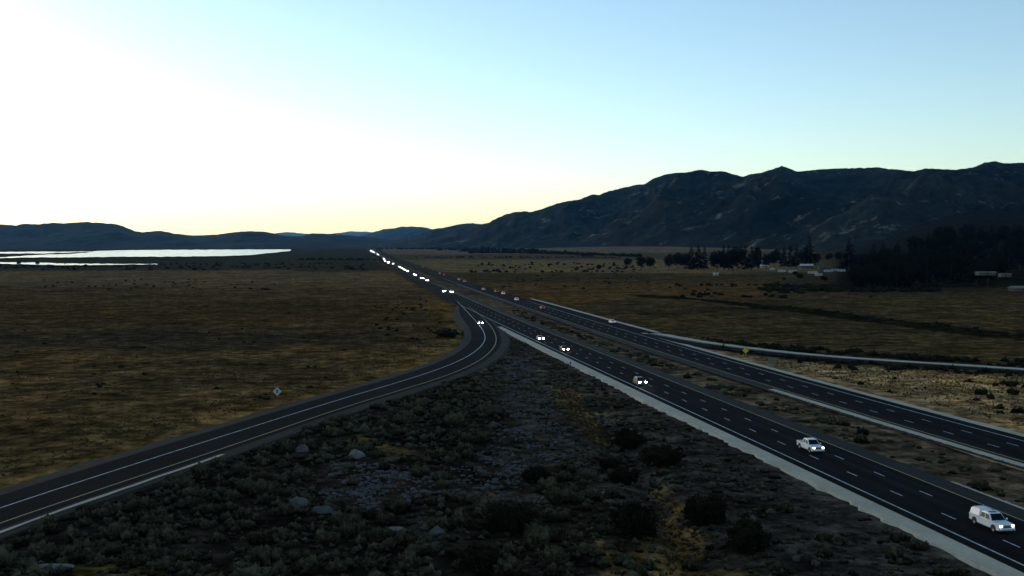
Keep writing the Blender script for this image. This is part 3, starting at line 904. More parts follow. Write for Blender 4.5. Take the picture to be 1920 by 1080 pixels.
# ---- dry grass
TUS = [tussock_shape(np.random.default_rng(60 + k)) for k in range(6)]
gx = rs.uniform(-320, 0, 36000); gy = 120 + 620 * rs.random(36000) ** 1.7
k = (gx < rwx(gy) - 13.5) & (gx > -0.50 * gy) & (gx < sbx(gy) - 14) & (clump(gx, gy, 22, 1.5, 0.02) | (rs.random(len(gx)) < 0.12))
hx = rs.uniform(60, 200, 14000); hy = rs.uniform(150, 340, 14000)
kh = (hy < ory(hx) - 12) & (hx - nbx(hy) > 10.5)
fx = rs.uniform(-40, 45, 30000); fy = rs.uniform(95, 260, 30000)
kf = np.zeros(len(fx), bool)
for pl in GRASS_POLY: kf |= in_poly(fx, fy, pl)
kf |= (rs.random(len(fx)) < 0.12) & (fx > ryx(fy) + 6) & (fx < sbx(fy) - 8)
vx = rs.uniform(-70, 10, 9000); vy = rs.uniform(120, 560, 9000)
kv = (vx < rwx(vy) - 12) & (vx > rwx(vy) - 26)
gx = np.concatenate([gx[k], hx[kh], fx[kf], vx[kv]]); gy = np.concatenate([gy[k], hy[kh], fy[kf], vy[kv]])
gs = rs.uniform(0.2, 0.5, len(gx))
scatter_mesh('dry_grass', TUS, gx, gy, land_z(gx, gy) - 0.03, gs, M['dry_grass'], tint_sd=0.12, label='dry grass tufts on the meadow and verges', cat='grass')

# ---- stones
STONE = [stone_shape(np.random.default_rng(80 + k)) for k in range(6)]
qx, qy = [], []
for pl in ROCK_POLY:
    a = np.array(pl); x = rs.uniform(a[:, 0].min(), a[:, 0].max(), 9000); y = rs.uniform(a[:, 1].min(), a[:, 1].max(), 9000)
    jx_ = x + 4.0 * fbm(x / 8.0, y / 8.0, 3); jy_ = y + 9.0 * fbm(x / 8.0 + 31, y / 10.0, 3)
    k = in_poly(jx_, jy_, pl) & (clump(x, y, 5, 2.4, -0.05) | (rs.random(len(x)) < 0.2))
    lim = 2000 if pl is ROCK_POLY[0] else 700
    qx.append(x[k][:lim]); qy.append(y[k][:lim])
qx = np.concatenate(qx); qy = np.concatenate(qy)
qs = np.clip(rs.lognormal(-1.4, 0.45, len(qx)), 0.12, 0.6)
qz = land_z(qx, qy) + 0.02
so = np.argsort(-qs / qy)
STONE_ME = [shape_mesh('stone', s_, M['stone']) for s_ in STONE]
for i in so[:300]:
    o = bpy.data.objects.new('stone', STONE_ME[i % 6]); link(o)
    o.location = (qx[i], qy[i], qz[i]); o.scale = (qs[i] * 1.2, qs[i], qs[i] * 0.9); o.rotation_euler = (0, 0, (i * 2.1) % 6.28)
    tag(o, ('larger' if qs[i] > 0.36 else 'small') + (' bluish grey stone in the left rubble patch, above the boulder pair' if qx[i] < -12 else (' bluish grey stone in the lower part of the middle rubble patch' if qy[i] < 165 else ' bluish grey stone in the upper tongue of the middle rubble patch')), 'stone', 'larger stones of the rubble patch')
rr = so[300:]
scatter_mesh('rubble', STONE, qx[rr], qy[rr], qz[rr], qs[rr], M['stone'], label='bluish grey rubble spread between the sagebrush', cat='rubble')

BOULD = [(672, 858, 1.15, 'pale angular boulder above the rubble'), (560, 950, 1.0, 'rounded blue-grey boulder, left of the pair in the lower left brush'),
         (607, 962, 1.0, 'flat-topped blue-grey boulder, right of the pair in the lower left brush'), (568, 848, 0.85, 'low grey boulder near the bend of the exit ramp gutter'),
         (818, 1005, 0.9, 'half-buried grey boulder in front of the dark willow shrub'), (742, 1004, 1.0, 'dull boulder in the middle of the bottom brush'),
         (866, 985, 0.8, 'long low grey boulder beside the big dark shrub'), (98, 1072, 0.95, 'long pale slab of rock at the bottom left corner')]
for k, (x, y, r, lab) in enumerate(BOULD):
    p = up(x, y, -0.5)
    sh = stone_shape(np.random.default_rng(120 + k), 3)
    o = obj('boulder', mesh_np('boulder', sh[0], sh[1], M['pale_stone'] if k in (0, 7) else M['boulder_stone']), label=lab, cat='boulder')
    fx_ = 1.9 if 'slab' in lab else 1.15
    o.location = (p[0], p[1], float(land_z(p[0], p[1])) + 0.25 * r); o.scale = (r * fx_, r, r * (0.45 if 'slab' in lab else 1.2))

# ---- big shrubs: a crown of leaf clumps on several stems
def crown_shape(rng, nclump, per, rx, rz, leaf, core=True):
    Vs, Fs, Ts = [], [], []
    off = 0
    for c in range(nclump):
        d = rng.normal(size=3); d /= np.linalg.norm(d)
        q = d * rng.uniform(0.35, 1.0) ** 0.5
        ctr = np.array([q[0] * rx, q[1] * rx, q[2] * rz])
        r = rng.uniform(0.22, 0.4) * min(rx, rz)
        P = rng.normal(size=(per, 3)); P /= np.linalg.norm(P, axis=1)[:, None]
        P *= (rng.random(per) ** 0.33)[:, None] * r
        V, F = blades(rng, P + ctr, P / r + np.array([0, 0, 0.3]), leaf, 0.6, 0.45)
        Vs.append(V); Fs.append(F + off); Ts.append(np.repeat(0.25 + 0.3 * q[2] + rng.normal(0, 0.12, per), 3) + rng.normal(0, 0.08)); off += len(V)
    if core:
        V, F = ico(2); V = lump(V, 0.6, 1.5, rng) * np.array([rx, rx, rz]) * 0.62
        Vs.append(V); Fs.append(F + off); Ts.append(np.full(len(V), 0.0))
    return np.vstack(Vs), np.vstack(Fs), np.concatenate(Ts)

def tube(path, r0, r1, n=6):
    path = np.array(path, float); k = len(path)
    a = np.linspace(0, 2 * np.pi, n, endpoint=False)
    V = []
    for i, p in enumerate(path):
        d = path[min(i + 1, k - 1)] - path[max(i - 1, 0)]; d /= np.linalg.norm(d)
        t = np.cross(d, [0.3, 0.9, 0.1]); t /= np.linalg.norm(t); b = np.cross(d, t)
        r = r0 + (r1 - r0) * i / (k - 1)
        V.append(p + r * (np.cos(a)[:, None] * t + np.sin(a)[:, None] * b))
    V = np.vstack(V)
    i, j = np.meshgrid(np.arange(k - 1), np.arange(n), indexing='ij')
    F = np.stack([i * n + j, i * n + (j + 1) % n, (i + 1) * n + (j + 1) % n, (i + 1) * n + j], 2).reshape(-1, 4)
    return V, F
def tubes_mesh(name, lst, mat):
    Vs, Fs = [], []; off = 0
    for V, F in lst:
        Vs.append(V); Fs.append(F + off); off += len(V)
    return mesh_np(name, np.vstack(Vs), np.vstack(Fs), mat, smooth=True)

def big_shrub(x, y, w, h, label, seed):
    p = up(x, y, -0.7); sc_ = p[1] / FPX * 1.0
    W = w * sc_ / 2; H = h * sc_ * 0.62
    root = empty('willow_shrub', (p[0], p[1], float(land_z(*p)) - 0.05), label=label, cat='shrub')
    rng = np.random.default_rng(seed)
    V, F, T = crown_shape(rng, 60, 60, W, H * 0.52, 0.26)
    V[:, 2] += H * 0.52
    V[:, 2] = np.maximum(V[:, 2], 0.02)
    obj('foliage', mesh_np('foliage', V, F, M['brush'], {'tint': T}), root)
    st = []
    for k in range(6):
        a = rng.uniform(0, 6.28)
        e = np.array([math.cos(a) * W * 0.5, math.sin(a) * W * 0.5, H * 0.7])
        st.append(tube([(0, 0, 0), e * 0.5 + np.array([0, 0, 0.15]), e], 0.06, 0.02))
    obj('stem', tubes_mesh('stem', st, M['bark']), root)
for k, (x, y, w, h, lab) in enumerate([
        (1178, 836, 66, 58, 'dark willow shrub at the foot of the upper yellow grass patch'), (1238, 878, 84, 62, 'broad dark shrub uphill of the gully mouth'),
        (1170, 905, 56, 44, 'low dark shrub left of the gully'), (1192, 1010, 92, 86, 'large black-green shrub left of the lower yellow grass'),
        (1322, 985, 84, 80, 'tall dark shrub right of the lower yellow grass'), (1402, 1040, 76, 90, 'dark shrub nearest the bottom on the right of the gully'),
        (958, 1000, 104, 78, 'wide black shrub in the bottom middle'), (900, 1068, 90, 54, 'dark shrub cut by the bottom edge of the frame'),
        (842, 634, 62, 24, 'black thicket in the meadow left of the exit ramp curve'), (1142, 880, 40, 30, 'small dark shrub in the middle of the slope'),
        (1005, 905, 60, 36, 'dark shrub between the two rubble patches')]):
    big_shrub(x, y, w, h, lab, 200 + k)

# ---------------------------------------------------------------- trees
def conifer_shape(rng, H=20.0, W=3.4, bare=0.12):
    Vs, Fs, Ts = [], [], []; off = 0
    nl = 22
    for l in range(nl):
        f = l / (nl - 1)
        z = H * (bare + (1 - bare) * f ** 0.95)
        r = W * (1 - f) ** 0.8 * rng.uniform(0.75, 1.15) + 0.15
        nb = int(9 - 4 * f)
        for b in range(nb):
            a = rng.uniform(0, 6.28); rr_ = r * rng.uniform(0.65, 1.15)
            d = np.array([math.cos(a), math.sin(a), -0.18 - 0.1 * rng.random()])
            kk = 7
            tt = np.sort(rng.random(kk)) * 0.9 + 0.1
            P = np.outer(tt * rr_, d) + np.array([0, 0, z])
            nn = np.tile(d, (kk, 1)) + rng.normal(0, 0.35, (kk, 3))
            V, F = blades(rng, P, nn, 0.26 * rr_ + 0.45, 0.35, 0.42)
            Vs.append(V); Fs.append(F + off); Ts.append(np.repeat(0.15 + 0.25 * tt + rng.normal(0, 0.06, kk), 3)); off += len(V)
    return np.vstack(Vs), np.vstack(Fs), np.concatenate(Ts)

def tree_proto(kind, seed):
    rng = np.random.default_rng(seed)
    root = bpy.data.objects.new('pine_tree' if kind == 'conifer' else ('poplar_tree' if kind == 'poplar' else 'cottonwood_tree'), None)
    if kind == 'conifer':
        V, F, T = conifer_shape(rng, 20, rng.uniform(2.9, 3.9), rng.uniform(0.06, 0.2)); mat = M['conifer']
        tr = [tube([(0, 0, -0.4), (0.1, 0.05, 8), (0, 0, 19.3)], 0.38, 0.05)]
        for k in range(6):
            a = rng.uniform(0, 6.28); z = rng.uniform(3, 12)
            tr.append(tube([(0, 0, z), (math.cos(a) * 1.2, math.sin(a) * 1.2, z + 0.1), (math.cos(a) * 2.2, math.sin(a) * 2.2, z - 0.2)], 0.09, 0.02, 4))
    else:
        rx, rz = (2.6, 9.0) if kind == 'poplar' else (6.5, 7.0)
        V, F, T = crown_shape(rng, 60 if kind == 'poplar' else 64, 34, rx, rz, 0.95)
        V[:, 2] += 20 - rz - 0.6 if kind == 'poplar' else 12.2
        mat = M['broadleaf']
        tr = [tube([(0, 0, -0.4), (0.15, 0, 5), (0, 0.1, 14)], 0.42, 0.10)]
        for k in range(7):
            a = rng.uniform(0, 6.28); z = rng.uniform(3.5, 8)
            e = np.array([math.cos(a) * rx * 0.6, math.sin(a) * rx * 0.6, z + 4.5])
            tr.append(tube([(0, 0, z), (e[0] * 0.5, e[1] * 0.5, z + 1.8), e], 0.16, 0.04, 5))
    trunk = bpy.data.objects.new('trunk', tubes_mesh('trunk', tr, M['bark']))
    crown = bpy.data.objects.new('crown', mesh_np('crown', V, F, mat, {'tint': T}))
    trunk.parent = root; crown.parent = root
    return root, trunk, crown
PROTO = {k: [tree_proto(k, 300 + 10 * i + j) for j in range(4)] for i, k in enumerate(('conifer', 'broad', 'poplar'))}
_tc = 0
def plant(kind, X, Y, H, wide=1.0, label='', group=None):
    global _tc
    r0, t0, c0 = PROTO[kind][_tc % 4]; _tc += 1
    r = r0.copy(); COL.objects.link(r)
    for q in (t0, c0):
        c = q.copy(); COL.objects.link(c); c.parent = r
    k = H / 20.0
    r.location = (X, Y, float(land_z(X, Y))); r.scale = (k * wide, k * wide, k); r.rotation_euler = (0, 0, (_tc * 2.399) % 6.28)
    return tag(r, label, 'tree', group)
def plant_px(kind, x, yb, yt, wide, label, group=None):
    p = up(x, yb, -0.7)
    H = height_at(yt, p[1]) - float(land_z(*p))
    return plant(kind, p[0], p[1], H, wide, label, group)

for x, yb, yt, kd, wd, lab in [
        (1177, 502, 484, 'broad', 1.3, 'round dark cottonwood at the left end of the tree row'), (1202, 507, 480, 'broad', 1.1, 'bushy cottonwood second from the left end of the tree row'),
        (1219, 506, 481, 'broad', 1.1, 'bushy cottonwood third from the left end of the tree row'), (1254, 507, 476, 'broad', 1.0, 'broad tree with a ragged top before the first tall pines'),
        (1271, 506, 474, 'broad', 0.9, 'tree leaning on the first tall pines from the left'), (1296, 507, 462, 'conifer', 1.5, 'thick pine at the left of the first tall group'),
        (1309, 507, 457, 'conifer', 1.2, 'tallest narrow pine of the first group'), (1320, 507, 462, 'conifer', 1.3, 'pine at the right of the first tall group'),
        (1284, 507, 476, 'broad', 1.0, 'dark tree under the first tall pines'), (1338, 507, 482, 'broad', 1.0, 'low dark tree between the first and second pine groups'),
        (1357, 507, 461, 'conifer', 1.4, 'pine at the left edge of the second dark block'), (1366, 507, 460, 'conifer', 1.2, 'second pine from the left of the second dark block'),
        (1382, 507, 463, 'broad', 1.1, 'broad dark tree in the middle of the second block'), (1397, 507, 459, 'conifer', 1.3, 'pointed pine right of the middle in the second block'),
        (1409, 507, 461, 'conifer', 1.4, 'dense pine near the right of the second block'), (1421, 507, 459, 'poplar', 1.0, 'narrow poplar closing the second block on the right'),
        (1345, 507, 470, 'broad', 1.2, 'low broad tree at the foot of the second block'), (1375, 509, 472, 'broad', 1.3, 'dark tree before the middle of the second block'),
        (1437, 505, 476, 'broad', 1.0, 'low tree right of the narrow poplar'), (1452, 503, 467, 'broad', 1.1, 'broad tree at the left of the third block'),
        (1470, 503, 462, 'conifer', 1.4, 'pine in the third block above the trailers'), (1482, 502, 460, 'conifer', 1.4, 'dense pine in the third block beside the tall spire'),
        (1493, 502, 459, 'conifer', 1.3, 'pine just left of the lone tall spire'), (1516, 500, 440, 'conifer', 1.25, 'lone tall spire-like pine above the white roof'),
        (1506, 500, 468, 'broad', 1.0, 'dark tree under the lone tall pine'), (1530, 499, 474, 'broad', 1.0, 'low dark tree right of the lone tall pine'),
        (1592, 512, 447, 'conifer', 1.3, 'tall pine at the left edge of the black grove'), (1554, 492, 474, 'broad', 1.2, 'low tree before the pale field patch'),
        (1572, 494, 473, 'broad', 1.2, 'rounded low tree left of the black grove')]:
    plant_px(kd, x, yb, yt, wd, lab)
for x, yb, yt in ((1491, 519, 508), (1500, 526, 512), (1545, 530, 517), (1470, 528, 520)):
    plant_px('broad', x, yb, yt, 1.5, 'small dark yard tree among the trailers', 'yard trees among the trailers')
for x, yb, yt, lab in ((35, 498, 489, 'small dark tree on the pond shore at the far left'), (70, 498.5, 490, 'small dark tree on the pond shore right of its twin'), (160, 503, 495, 'lone low tree beyond the left meadow'),
                       (1123, 508, 496, 'small dark bushy tree alone in the right meadow'), (1029, 500, 494, 'tiny dark tree on the edge of the straw field')):
    plant_px('broad', x, yb, yt, 1.5, lab)
rt = np.random.default_rng(77)
rows = [(800, 1603, 1720, 15, 12, 17), (870, 1600, 1850, 20, 14, 20), (960, 1606, 1880, 20, 16, 23), (1060, 1615, 2050, 24, 17, 25), (1180, 1640, 2060, 24, 17, 26), (1320, 1640, 2070, 22, 18, 26), (1480, 1690, 2080, 20, 17, 25), (1660, 1740, 2090, 18, 16, 24)]
for Yr, x0, x1, nt_, h0, h1 in rows:
    for x in np.linspace(x0, x1, nt_):
        xx = x + rt.uniform(-7, 7); Y = Yr + rt.uniform(-35, 35)
        X = (xx - 960) / FPX * Y
        kd = rt.choice(['conifer', 'conifer', 'broad'])
        lab = ('dark pine ' if kd == 'conifer' else 'dark bushy tree ') + ('in the front of the black grove' if Yr < 900 else ('in the middle of the black grove' if Yr < 1250 else 'at the back of the black grove')) + (', left part' if xx < 1720 else (', centre' if xx < 1840 else ', by the right edge'))
        plant('conifer' if kd == 'conifer' else 'broad', X, Y, rt.uniform(h0, h1), 1.35 if kd == 'conifer' else 1.15, lab, 'trees of the black grove')
Yt = 1500.0
plant('conifer', (1808 - 960) / FPX * Yt, Yt, height_at(420, Yt) - float(land_z((1808 - 960) / FPX * Yt, Yt)), 1.2, 'tallest pine sticking out above the black grove')

# ---- tree lines far out in the valley
lx, ly, ls = [], [], []
for y, x0, x1, n_, s0 in ((474.5, 880, 1200, 190, 5.0), (471.5, 860, 1110, 120, 6.0), (469, 820, 1010, 90, 7.0), (467, 700, 930, 70, 7.0), (482.8, 780, 1170, 130, 2.2), (463.5, 430, 700, 60, 6), (487, 560, 720, 60, 3.0)):
    for x in rs.uniform(x0, x1, n_):
        yy = y + rs.normal(0, 0.25)
        p = up(x, yy, 0.0); zz = float(land_z(*p))
        p = up(x, yy, zz)
        lx.append(p[0]); ly.append(p[1]); ls.append(s0 * rs.uniform(0.6, 1.3))
lx, ly, ls = map(np.array, (lx, ly, ls))
scatter_mesh('far_trees', SAGE_LO, lx, ly, land_z(lx, ly) - 0.3, ls, M['conifer'], label='thin dark tree lines far out in the valley', cat='trees')
# ---------------------------------------------------------------- boxes and prisms
def box_vf(x0, x1, y0, y1, z0, z1, tx=0.0, ty=0.0, bev=0.0):
    """box whose top is drawn in by tx, ty"""
    V = [(x0, y0, z0), (x1, y0, z0), (x1, y1, z0), (x0, y1, z0), (x0 + tx, y0 + ty, z1), (x1 - tx, y0 + ty, z1), (x1 - tx, y1 - ty, z1), (x0 + tx, y1 - ty, z1)]
    F = [(0, 3, 2, 1), (4, 5, 6, 7), (0, 1, 5, 4), (1, 2, 6, 5), (2, 3, 7, 6), (3, 0, 4, 7)]
    return np.array(V, float), np.array(F)
def join(lst):
    Vs, Fs = [], []; off = 0
    for V, F in lst:
        Vs.append(np.asarray(V, float)); Fs.append(np.asarray(F) + off); off += len(V)
    return np.vstack(Vs), np.vstack(Fs)
def boxes(name, lst, mat, parent=None, **kw):
    V, F = join(lst)
    return obj(name, mesh_np(name, V, F, mat), parent, **kw)
def bevel_mesh(me, w, seg=2, ang=30):
    bm = bmesh.new(); bm.from_mesh(me)
    ed = [e for e in bm.edges if len(e.link_faces) == 2 and e.calc_face_angle(0) > R(ang)]
    bmesh.ops.bevel(bm, geom=ed, offset=w, segments=seg, affect='EDGES', clamp_overlap=True)
    bm.to_mesh(me); bm.free()
    for p in me.polygons: p.use_smooth = True
    try: me.set_sharp_from_angle(angle=R(40))
    except Exception: pass
    return me
def prism(side, w0, w1, zb, zt, mat, name, bev=0.03):
    """side outline (x, z) swept over the width; width narrows from w0 at height zb to w1 at zt"""
    n = len(side)
    V = []
    for s_ in (-1, 1):
        for x, z in side:
            t = min(1, max(0, (z - zb) / (zt - zb)))
            V.append((x, s_ * (w0 + (w1 - w0) * t), z))
    bm = bmesh.new()
    vs = [bm.verts.new(v) for v in V]
    bm.faces.new(vs[:n][::-1]) if False else bm.faces.new(vs[:n])
    bm.faces.new(vs[n:][::-1])
    for i in range(n):
        j = (i + 1) % n
        bm.faces.new((vs[j], vs[i], vs[n + i], vs[n + j]))
    bmesh.ops.recalc_face_normals(bm, faces=bm.faces)
    me = bpy.data.meshes.new(name); bm.to_mesh(me); bm.free()
    me.materials.append(mat)
    return bevel_mesh(me, bev)

def wheel_meshes(r, w):
    def lathe(prof, n=20):
        V, F = [], []
        for a in np.linspace(0, 2 * np.pi, n, endpoint=False):
            for rad, y in prof: V.append((rad * math.cos(a), y, rad * math.sin(a)))
        k = len(prof)
        for i in range(n):
            for j in range(k - 1):
                F.append((i * k + j, ((i + 1) % n) * k + j, ((i + 1) % n) * k + j + 1, i * k + j + 1))
        return np.array(V), np.array(F)
    h = w / 2
    ty = lathe([(r * 0.62, -h), (r * 0.93, -h), (r, -h * 0.7), (r, h * 0.7), (r * 0.93, h), (r * 0.62, h)])
    ri = lathe([(0.01, -h * 0.75), (r * 0.25, -h * 0.85), (r * 0.5, -h * 0.6), (r * 0.64, -h * 0.98), (r * 0.64, h * 0.98), (r * 0.5, h * 0.6), (r * 0.25, h * 0.85), (0.01, h * 0.75)])
    return mesh_np('tyre', *ty, M['rubber'], smooth=True), mesh_np('rim', *ri, M['rim'], smooth=True)

M['rubber'] = mat_simple('tyre_rubber', (0.015, 0.015, 0.016), 0.9)
M['rim'] = mat_simple('wheel_rim', (0.30, 0.30, 0.31), 0.4, 0.7)
M['glass'] = mat_simple('dark_car_glass', (0.008, 0.010, 0.012), 0.3, var=0.05, spec=0.06)
M['trim'] = mat_simple('black_trim', (0.015, 0.015, 0.016), 0.6)
M['chrome'] = mat_simple('bright_trim', (0.45, 0.45, 0.46), 0.3, 0.6)
M['head'] = mat_emit('headlight_lens', (1.0, 0.97, 0.90), 5.0)
M['head_far'] = mat_emit('headlight_beam_lens', (1.0, 0.95, 0.80), 45.0)
M['head_high'] = mat_emit('high_beam_lens', (1.0, 0.95, 0.80), 220.0)
M['tail'] = mat_emit('tail_light_lens', (1.0, 0.10, 0.12), 0.9)
M['plate'] = mat_simple('number_plate', (0.5, 0.5, 0.48), 0.5)
PAINT = {}
def paint(name, col, metal=0.0):
    if name not in PAINT: PAINT[name] = mat_simple('car_paint_' + name, col, 0.35, metal, var=0.06, scale=1.2)
    return PAINT[name]
WHITE = paint('white', (0.74, 0.75, 0.76)); SILVER = paint('silver', (0.36, 0.37, 0.39), 0.3); GREY = paint('grey', (0.10, 0.105, 0.115)); BLACK = paint('black', (0.018, 0.018, 0.02)); RED = paint('red', (0.22, 0.02, 0.02)); BLUE = paint('blue', (0.03, 0.05, 0.12)); TAN = paint('tan', (0.28, 0.24, 0.19))

def quad(name, pts, mat, parent, th=0.012):
    """thin pane with real thickness along its own normal"""
    p = [Vector(q) for q in pts]
    nrm = (p[1] - p[0]).cross(p[2] - p[0]).normalized() * th
    V = [tuple(q) for q in p] + [tuple(q + nrm) for q in p]
    F = [(0, 3, 2, 1), (4, 5, 6, 7), (0, 1, 5, 4), (1, 2, 6, 5), (2, 3, 7, 6), (3, 0, 4, 7)]
    return obj(name, mesh_np(name, V, np.array(F), mat), parent)

SPEC = {
    # lower body outline, cabin outline (x forward), half widths
    'sedan': dict(L=4.7, W=0.91, low=[(-2.35, 0.35), (-2.35, 0.85), (-2.2, 0.98), (-1.5, 1.0), (0.9, 0.98), (2.0, 0.82), (2.33, 0.68), (2.36, 0.35), (2.1, 0.22), (-2.1, 0.22)],
                  cab=[(-1.75, 0.97), (-1.05, 1.42), (-0.3, 1.47), (0.15, 1.43), (0.95, 0.95)], wr=0.33, wx=(1.42, -1.38)),
    'suv': dict(L=4.8, W=0.96, low=[(-2.4, 0.4), (-2.42, 1.0), (-2.3, 1.1), (0.9, 1.08), (2.1, 0.98), (2.38, 0.82), (2.42, 0.42), (2.2, 0.28), (-2.2, 0.28)],
                cab=[(-2.32, 1.07), (-2.05, 1.68), (-1.2, 1.75), (0.05, 1.70), (0.95, 1.06)], wr=0.37, wx=(1.45, -1.42)),
    'pickup': dict(L=5.8, W=0.99, low=[(-2.9, 0.5), (-2.92, 0.86), (-0.75, 0.86), (-0.74, 1.14), (1.3, 1.14), (2.55, 1.10), (2.86, 0.98), (2.92, 0.5), (2.7, 0.36), (-2.7, 0.40)],
                   cab=[(-0.98, 1.12), (-0.86, 1.82), (-0.3, 1.88), (0.62, 1.85), (1.38, 1.12)], wr=0.40, wx=(1.82, -1.85)),
}
def car(kind, pnt, label, group=None, detail=2, shell=False, far=False, heads=True, tails=True):
    sp = SPEC[kind]; W = sp['W']; L2 = sp['L'] / 2
    nm = {'sedan': 'car', 'suv': 'sport_utility_car', 'pickup': 'pickup_truck'}[kind]
    root = empty(nm, label=label, cat='truck' if kind == 'pickup' else 'car', group=group)
    low = sp['low']; cab = sp['cab']
    zt = max(z for x, z in low); zr = max(z for x, z in cab); zb = min(z for x, z in cab)
    key = (kind, pnt.name)
    if key not in _CAR:
        _CAR[key] = (prism(low, W, W * 0.95, 0.2, zt, pnt, 'body', 0.05), prism(cab, W * 0.93, W * 0.72, zb, zr, pnt, 'cabin', 0.05))
    obj('body', _CAR[key][0], root); cabin = obj('cabin', _CAR[key][1], root)
    def side_y(z): return W * 0.93 + (W * 0.72 - W * 0.93) * (z - zb) / (zr - zb)
    # panes sit 4 mm proud of the cabin
    b0, t0, t1, t2, b1 = cab
    zw0, zw1 = zb + 0.08, zr - 0.16
    def lerp(a, b, z): return a[0] + (b[0] - a[0]) * (z - a[1]) / (b[1] - a[1])
    for s_ in (-1, 1):
        xr0, xr1 = lerp(b0, t0, zw0) + 0.12, lerp(b0, t0, zw1) + 0.14
        xf0, xf1 = lerp(b1, t2, zw0) - 0.16, lerp(b1, t2, zw1) - 0.16
        n_ = 2
        for k in range(n_):
            f0, f1 = k / n_, (k + 1) / n_
            q = [(xr0 + (xf0 - xr0) * f0 + 0.05 * (k > 0), s_ * (side_y(zw0) + 0.004), zw0), (xr0 + (xf0 - xr0) * f1 - 0.05 * (k < n_ - 1), s_ * (side_y(zw0) + 0.004), zw0),
                 (xr1 + (xf1 - xr1) * f1 - 0.05 * (k < n_ - 1), s_ * (side_y(zw1) + 0.004), zw1), (xr1 + (xf1 - xr1) * f0 + 0.05 * (k > 0), s_ * (side_y(zw1) + 0.004), zw1)]
            quad('side_window', q if s_ < 0 else q[::-1], M['glass'], root)
    def slab(name, a, b, z0, z1, sgn):
        x0, x1 = lerp(a, b, z0) + sgn * 0.012, lerp(a, b, z1) + sgn * 0.012
        y0, y1 = side_y(z0) - 0.10, side_y(z1) - 0.10
        q = [(x0, -y0, z0), (x0, y0, z0), (x1, y1, z1), (x1, -y1, z1)]
        quad(name, q if sgn > 0 else q[::-1], M['glass'], root)
    slab('windshield', b1, t2, zb + 0.06, zr - 0.10, 1)
    slab('rear_window', b0, t0, zb + 0.10, zr - 0.14, -1)
    # front and rear
    zf = 0.72 if kind == 'sedan' else (0.86 if kind == 'suv' else 0.92)
    if heads:
        for s_ in (-1, 1):
            hs = 0.17 if far else 0.15
            V, F = box_vf(L2 - 0.12, L2 + 0.03, s_ * (W * 0.72) - hs, s_ * (W * 0.72) + hs, zf - 0.075 - 0.05 * (far > 0), zf + 0.075 + 0.05 * (far > 0))
            obj('headlight', mesh_np('headlight', V, F, M['head_high'] if far == 2 else (M['head_far'] if far else M['head'])), root)
    zt_ = 0.80 if kind == 'sedan' else 0.92
    for s_ in (-1, 1):
        V, F = box_vf(-L2 - 0.035, -L2 + 0.1, s_ * (W * 0.78) - 0.13, s_ * (W * 0.78) + 0.13, zt_ - 0.12, zt_ + 0.10)
        obj('tail_light', mesh_np('tail_light', V, F, M['tail']), root)
    g = boxes('grille', [box_vf(L2 - 0.05, L2 + 0.035, -W * 0.5, W * 0.5, zf - 0.22, zf + 0.06)], M['trim'], root)
    if detail > 1:
        for k in range(3):
            boxes('grille_bar', [box_vf(L2 + 0.036, L2 + 0.05, -W * 0.46, W * 0.46, zf - 0.17 + 0.08 * k, zf - 0.15 + 0.08 * k)], M['chrome'], g)
        fb = boxes('front_bumper', [box_vf(L2 - 0.12, L2 + 0.10, -W * 0.97, W * 0.97, 0.40, 0.58)], pnt if kind != 'pickup' else M['chrome'], root)
        bevel_mesh(fb.data, 0.03)
        rb = boxes('rear_bumper', [box_vf(-L2 - 0.10, -L2 + 0.12, -W * 0.96, W * 0.96, 0.42, 0.60)], pnt if kind != 'pickup' else M['chrome'], root)
        bevel_mesh(rb.data, 0.03)
        boxes('number_plate', [box_vf(-L2 - 0.115, -L2 - 0.101, -0.16, 0.16, 0.46, 0.58)], M['plate'], rb)
        for s_ in (-1, 1):
            mm = boxes('side_mirror', [box_vf(b1[0] - 0.32, b1[0] - 0.18, s_ * (W + 0.12) - 0.10, s_ * (W + 0.12) + 0.10, zb + 0.05, zb + 0.24)], pnt, root)
            bevel_mesh(mm.data, 0.03)
            boxes('door_handle', [box_vf(-0.62, -0.44, s_ * (W * 0.955) - 0.02, s_ * (W * 0.955) + 0.02, zb - 0.17, zb - 0.13)], M['chrome'], root)
            boxes('sill', [box_vf(sp['wx'][1] + 0.5, sp['wx'][0] - 0.5, s_ * W * 0.97 - 0.03, s_ * W * 0.97 + 0.03, 0.30, 0.38)], M['trim'], root)
    if kind == 'pickup':
        zbed = 0.86
        for s_ in (-1, 1):
            bw = boxes('bed_side', [box_vf(-2.91, -0.752, s_ * (W * 0.92) - 0.06, s_ * (W * 0.92) + 0.06, zbed - 0.004, 1.14)], pnt, root)
        boxes('tailgate', [box_vf(-2.93, -2.85, -W * 0.855, W * 0.855, zbed - 0.004, 1.14)], pnt, root)
        boxes('bed_liner', [box_vf(-2.84, -0.756, -W * 0.85, W * 0.85, zbed - 0.004, zbed + 0.02)], M['trim'], root)
        if shell:
            me = prism([(-2.9, 1.141), (-2.82, 1.80), (-2.2, 1.86), (-1.06, 1.87), (-1.0, 1.141)], W * 0.95, W * 0.74, 1.14, 1.87, pnt, 'truck_cap', 0.05)
            cap = obj('truck_cap', me, root)
            boxes('roof_rack', [box_vf(-2.6, -2.55, -0.66, 0.66, 1.872, 1.92), box_vf(-1.5, -1.45, -0.66, 0.66, 1.872, 1.92)], M['chrome'], cap)
            boxes('sunroof', [box_vf(-0.25, 0.42, -0.42, 0.42, 1.862, 1.892)], M['glass'], cabin)
    # wheels
    r = sp['wr']
    if r not in _WH: _WH[r] = wheel_meshes(r, 0.24)
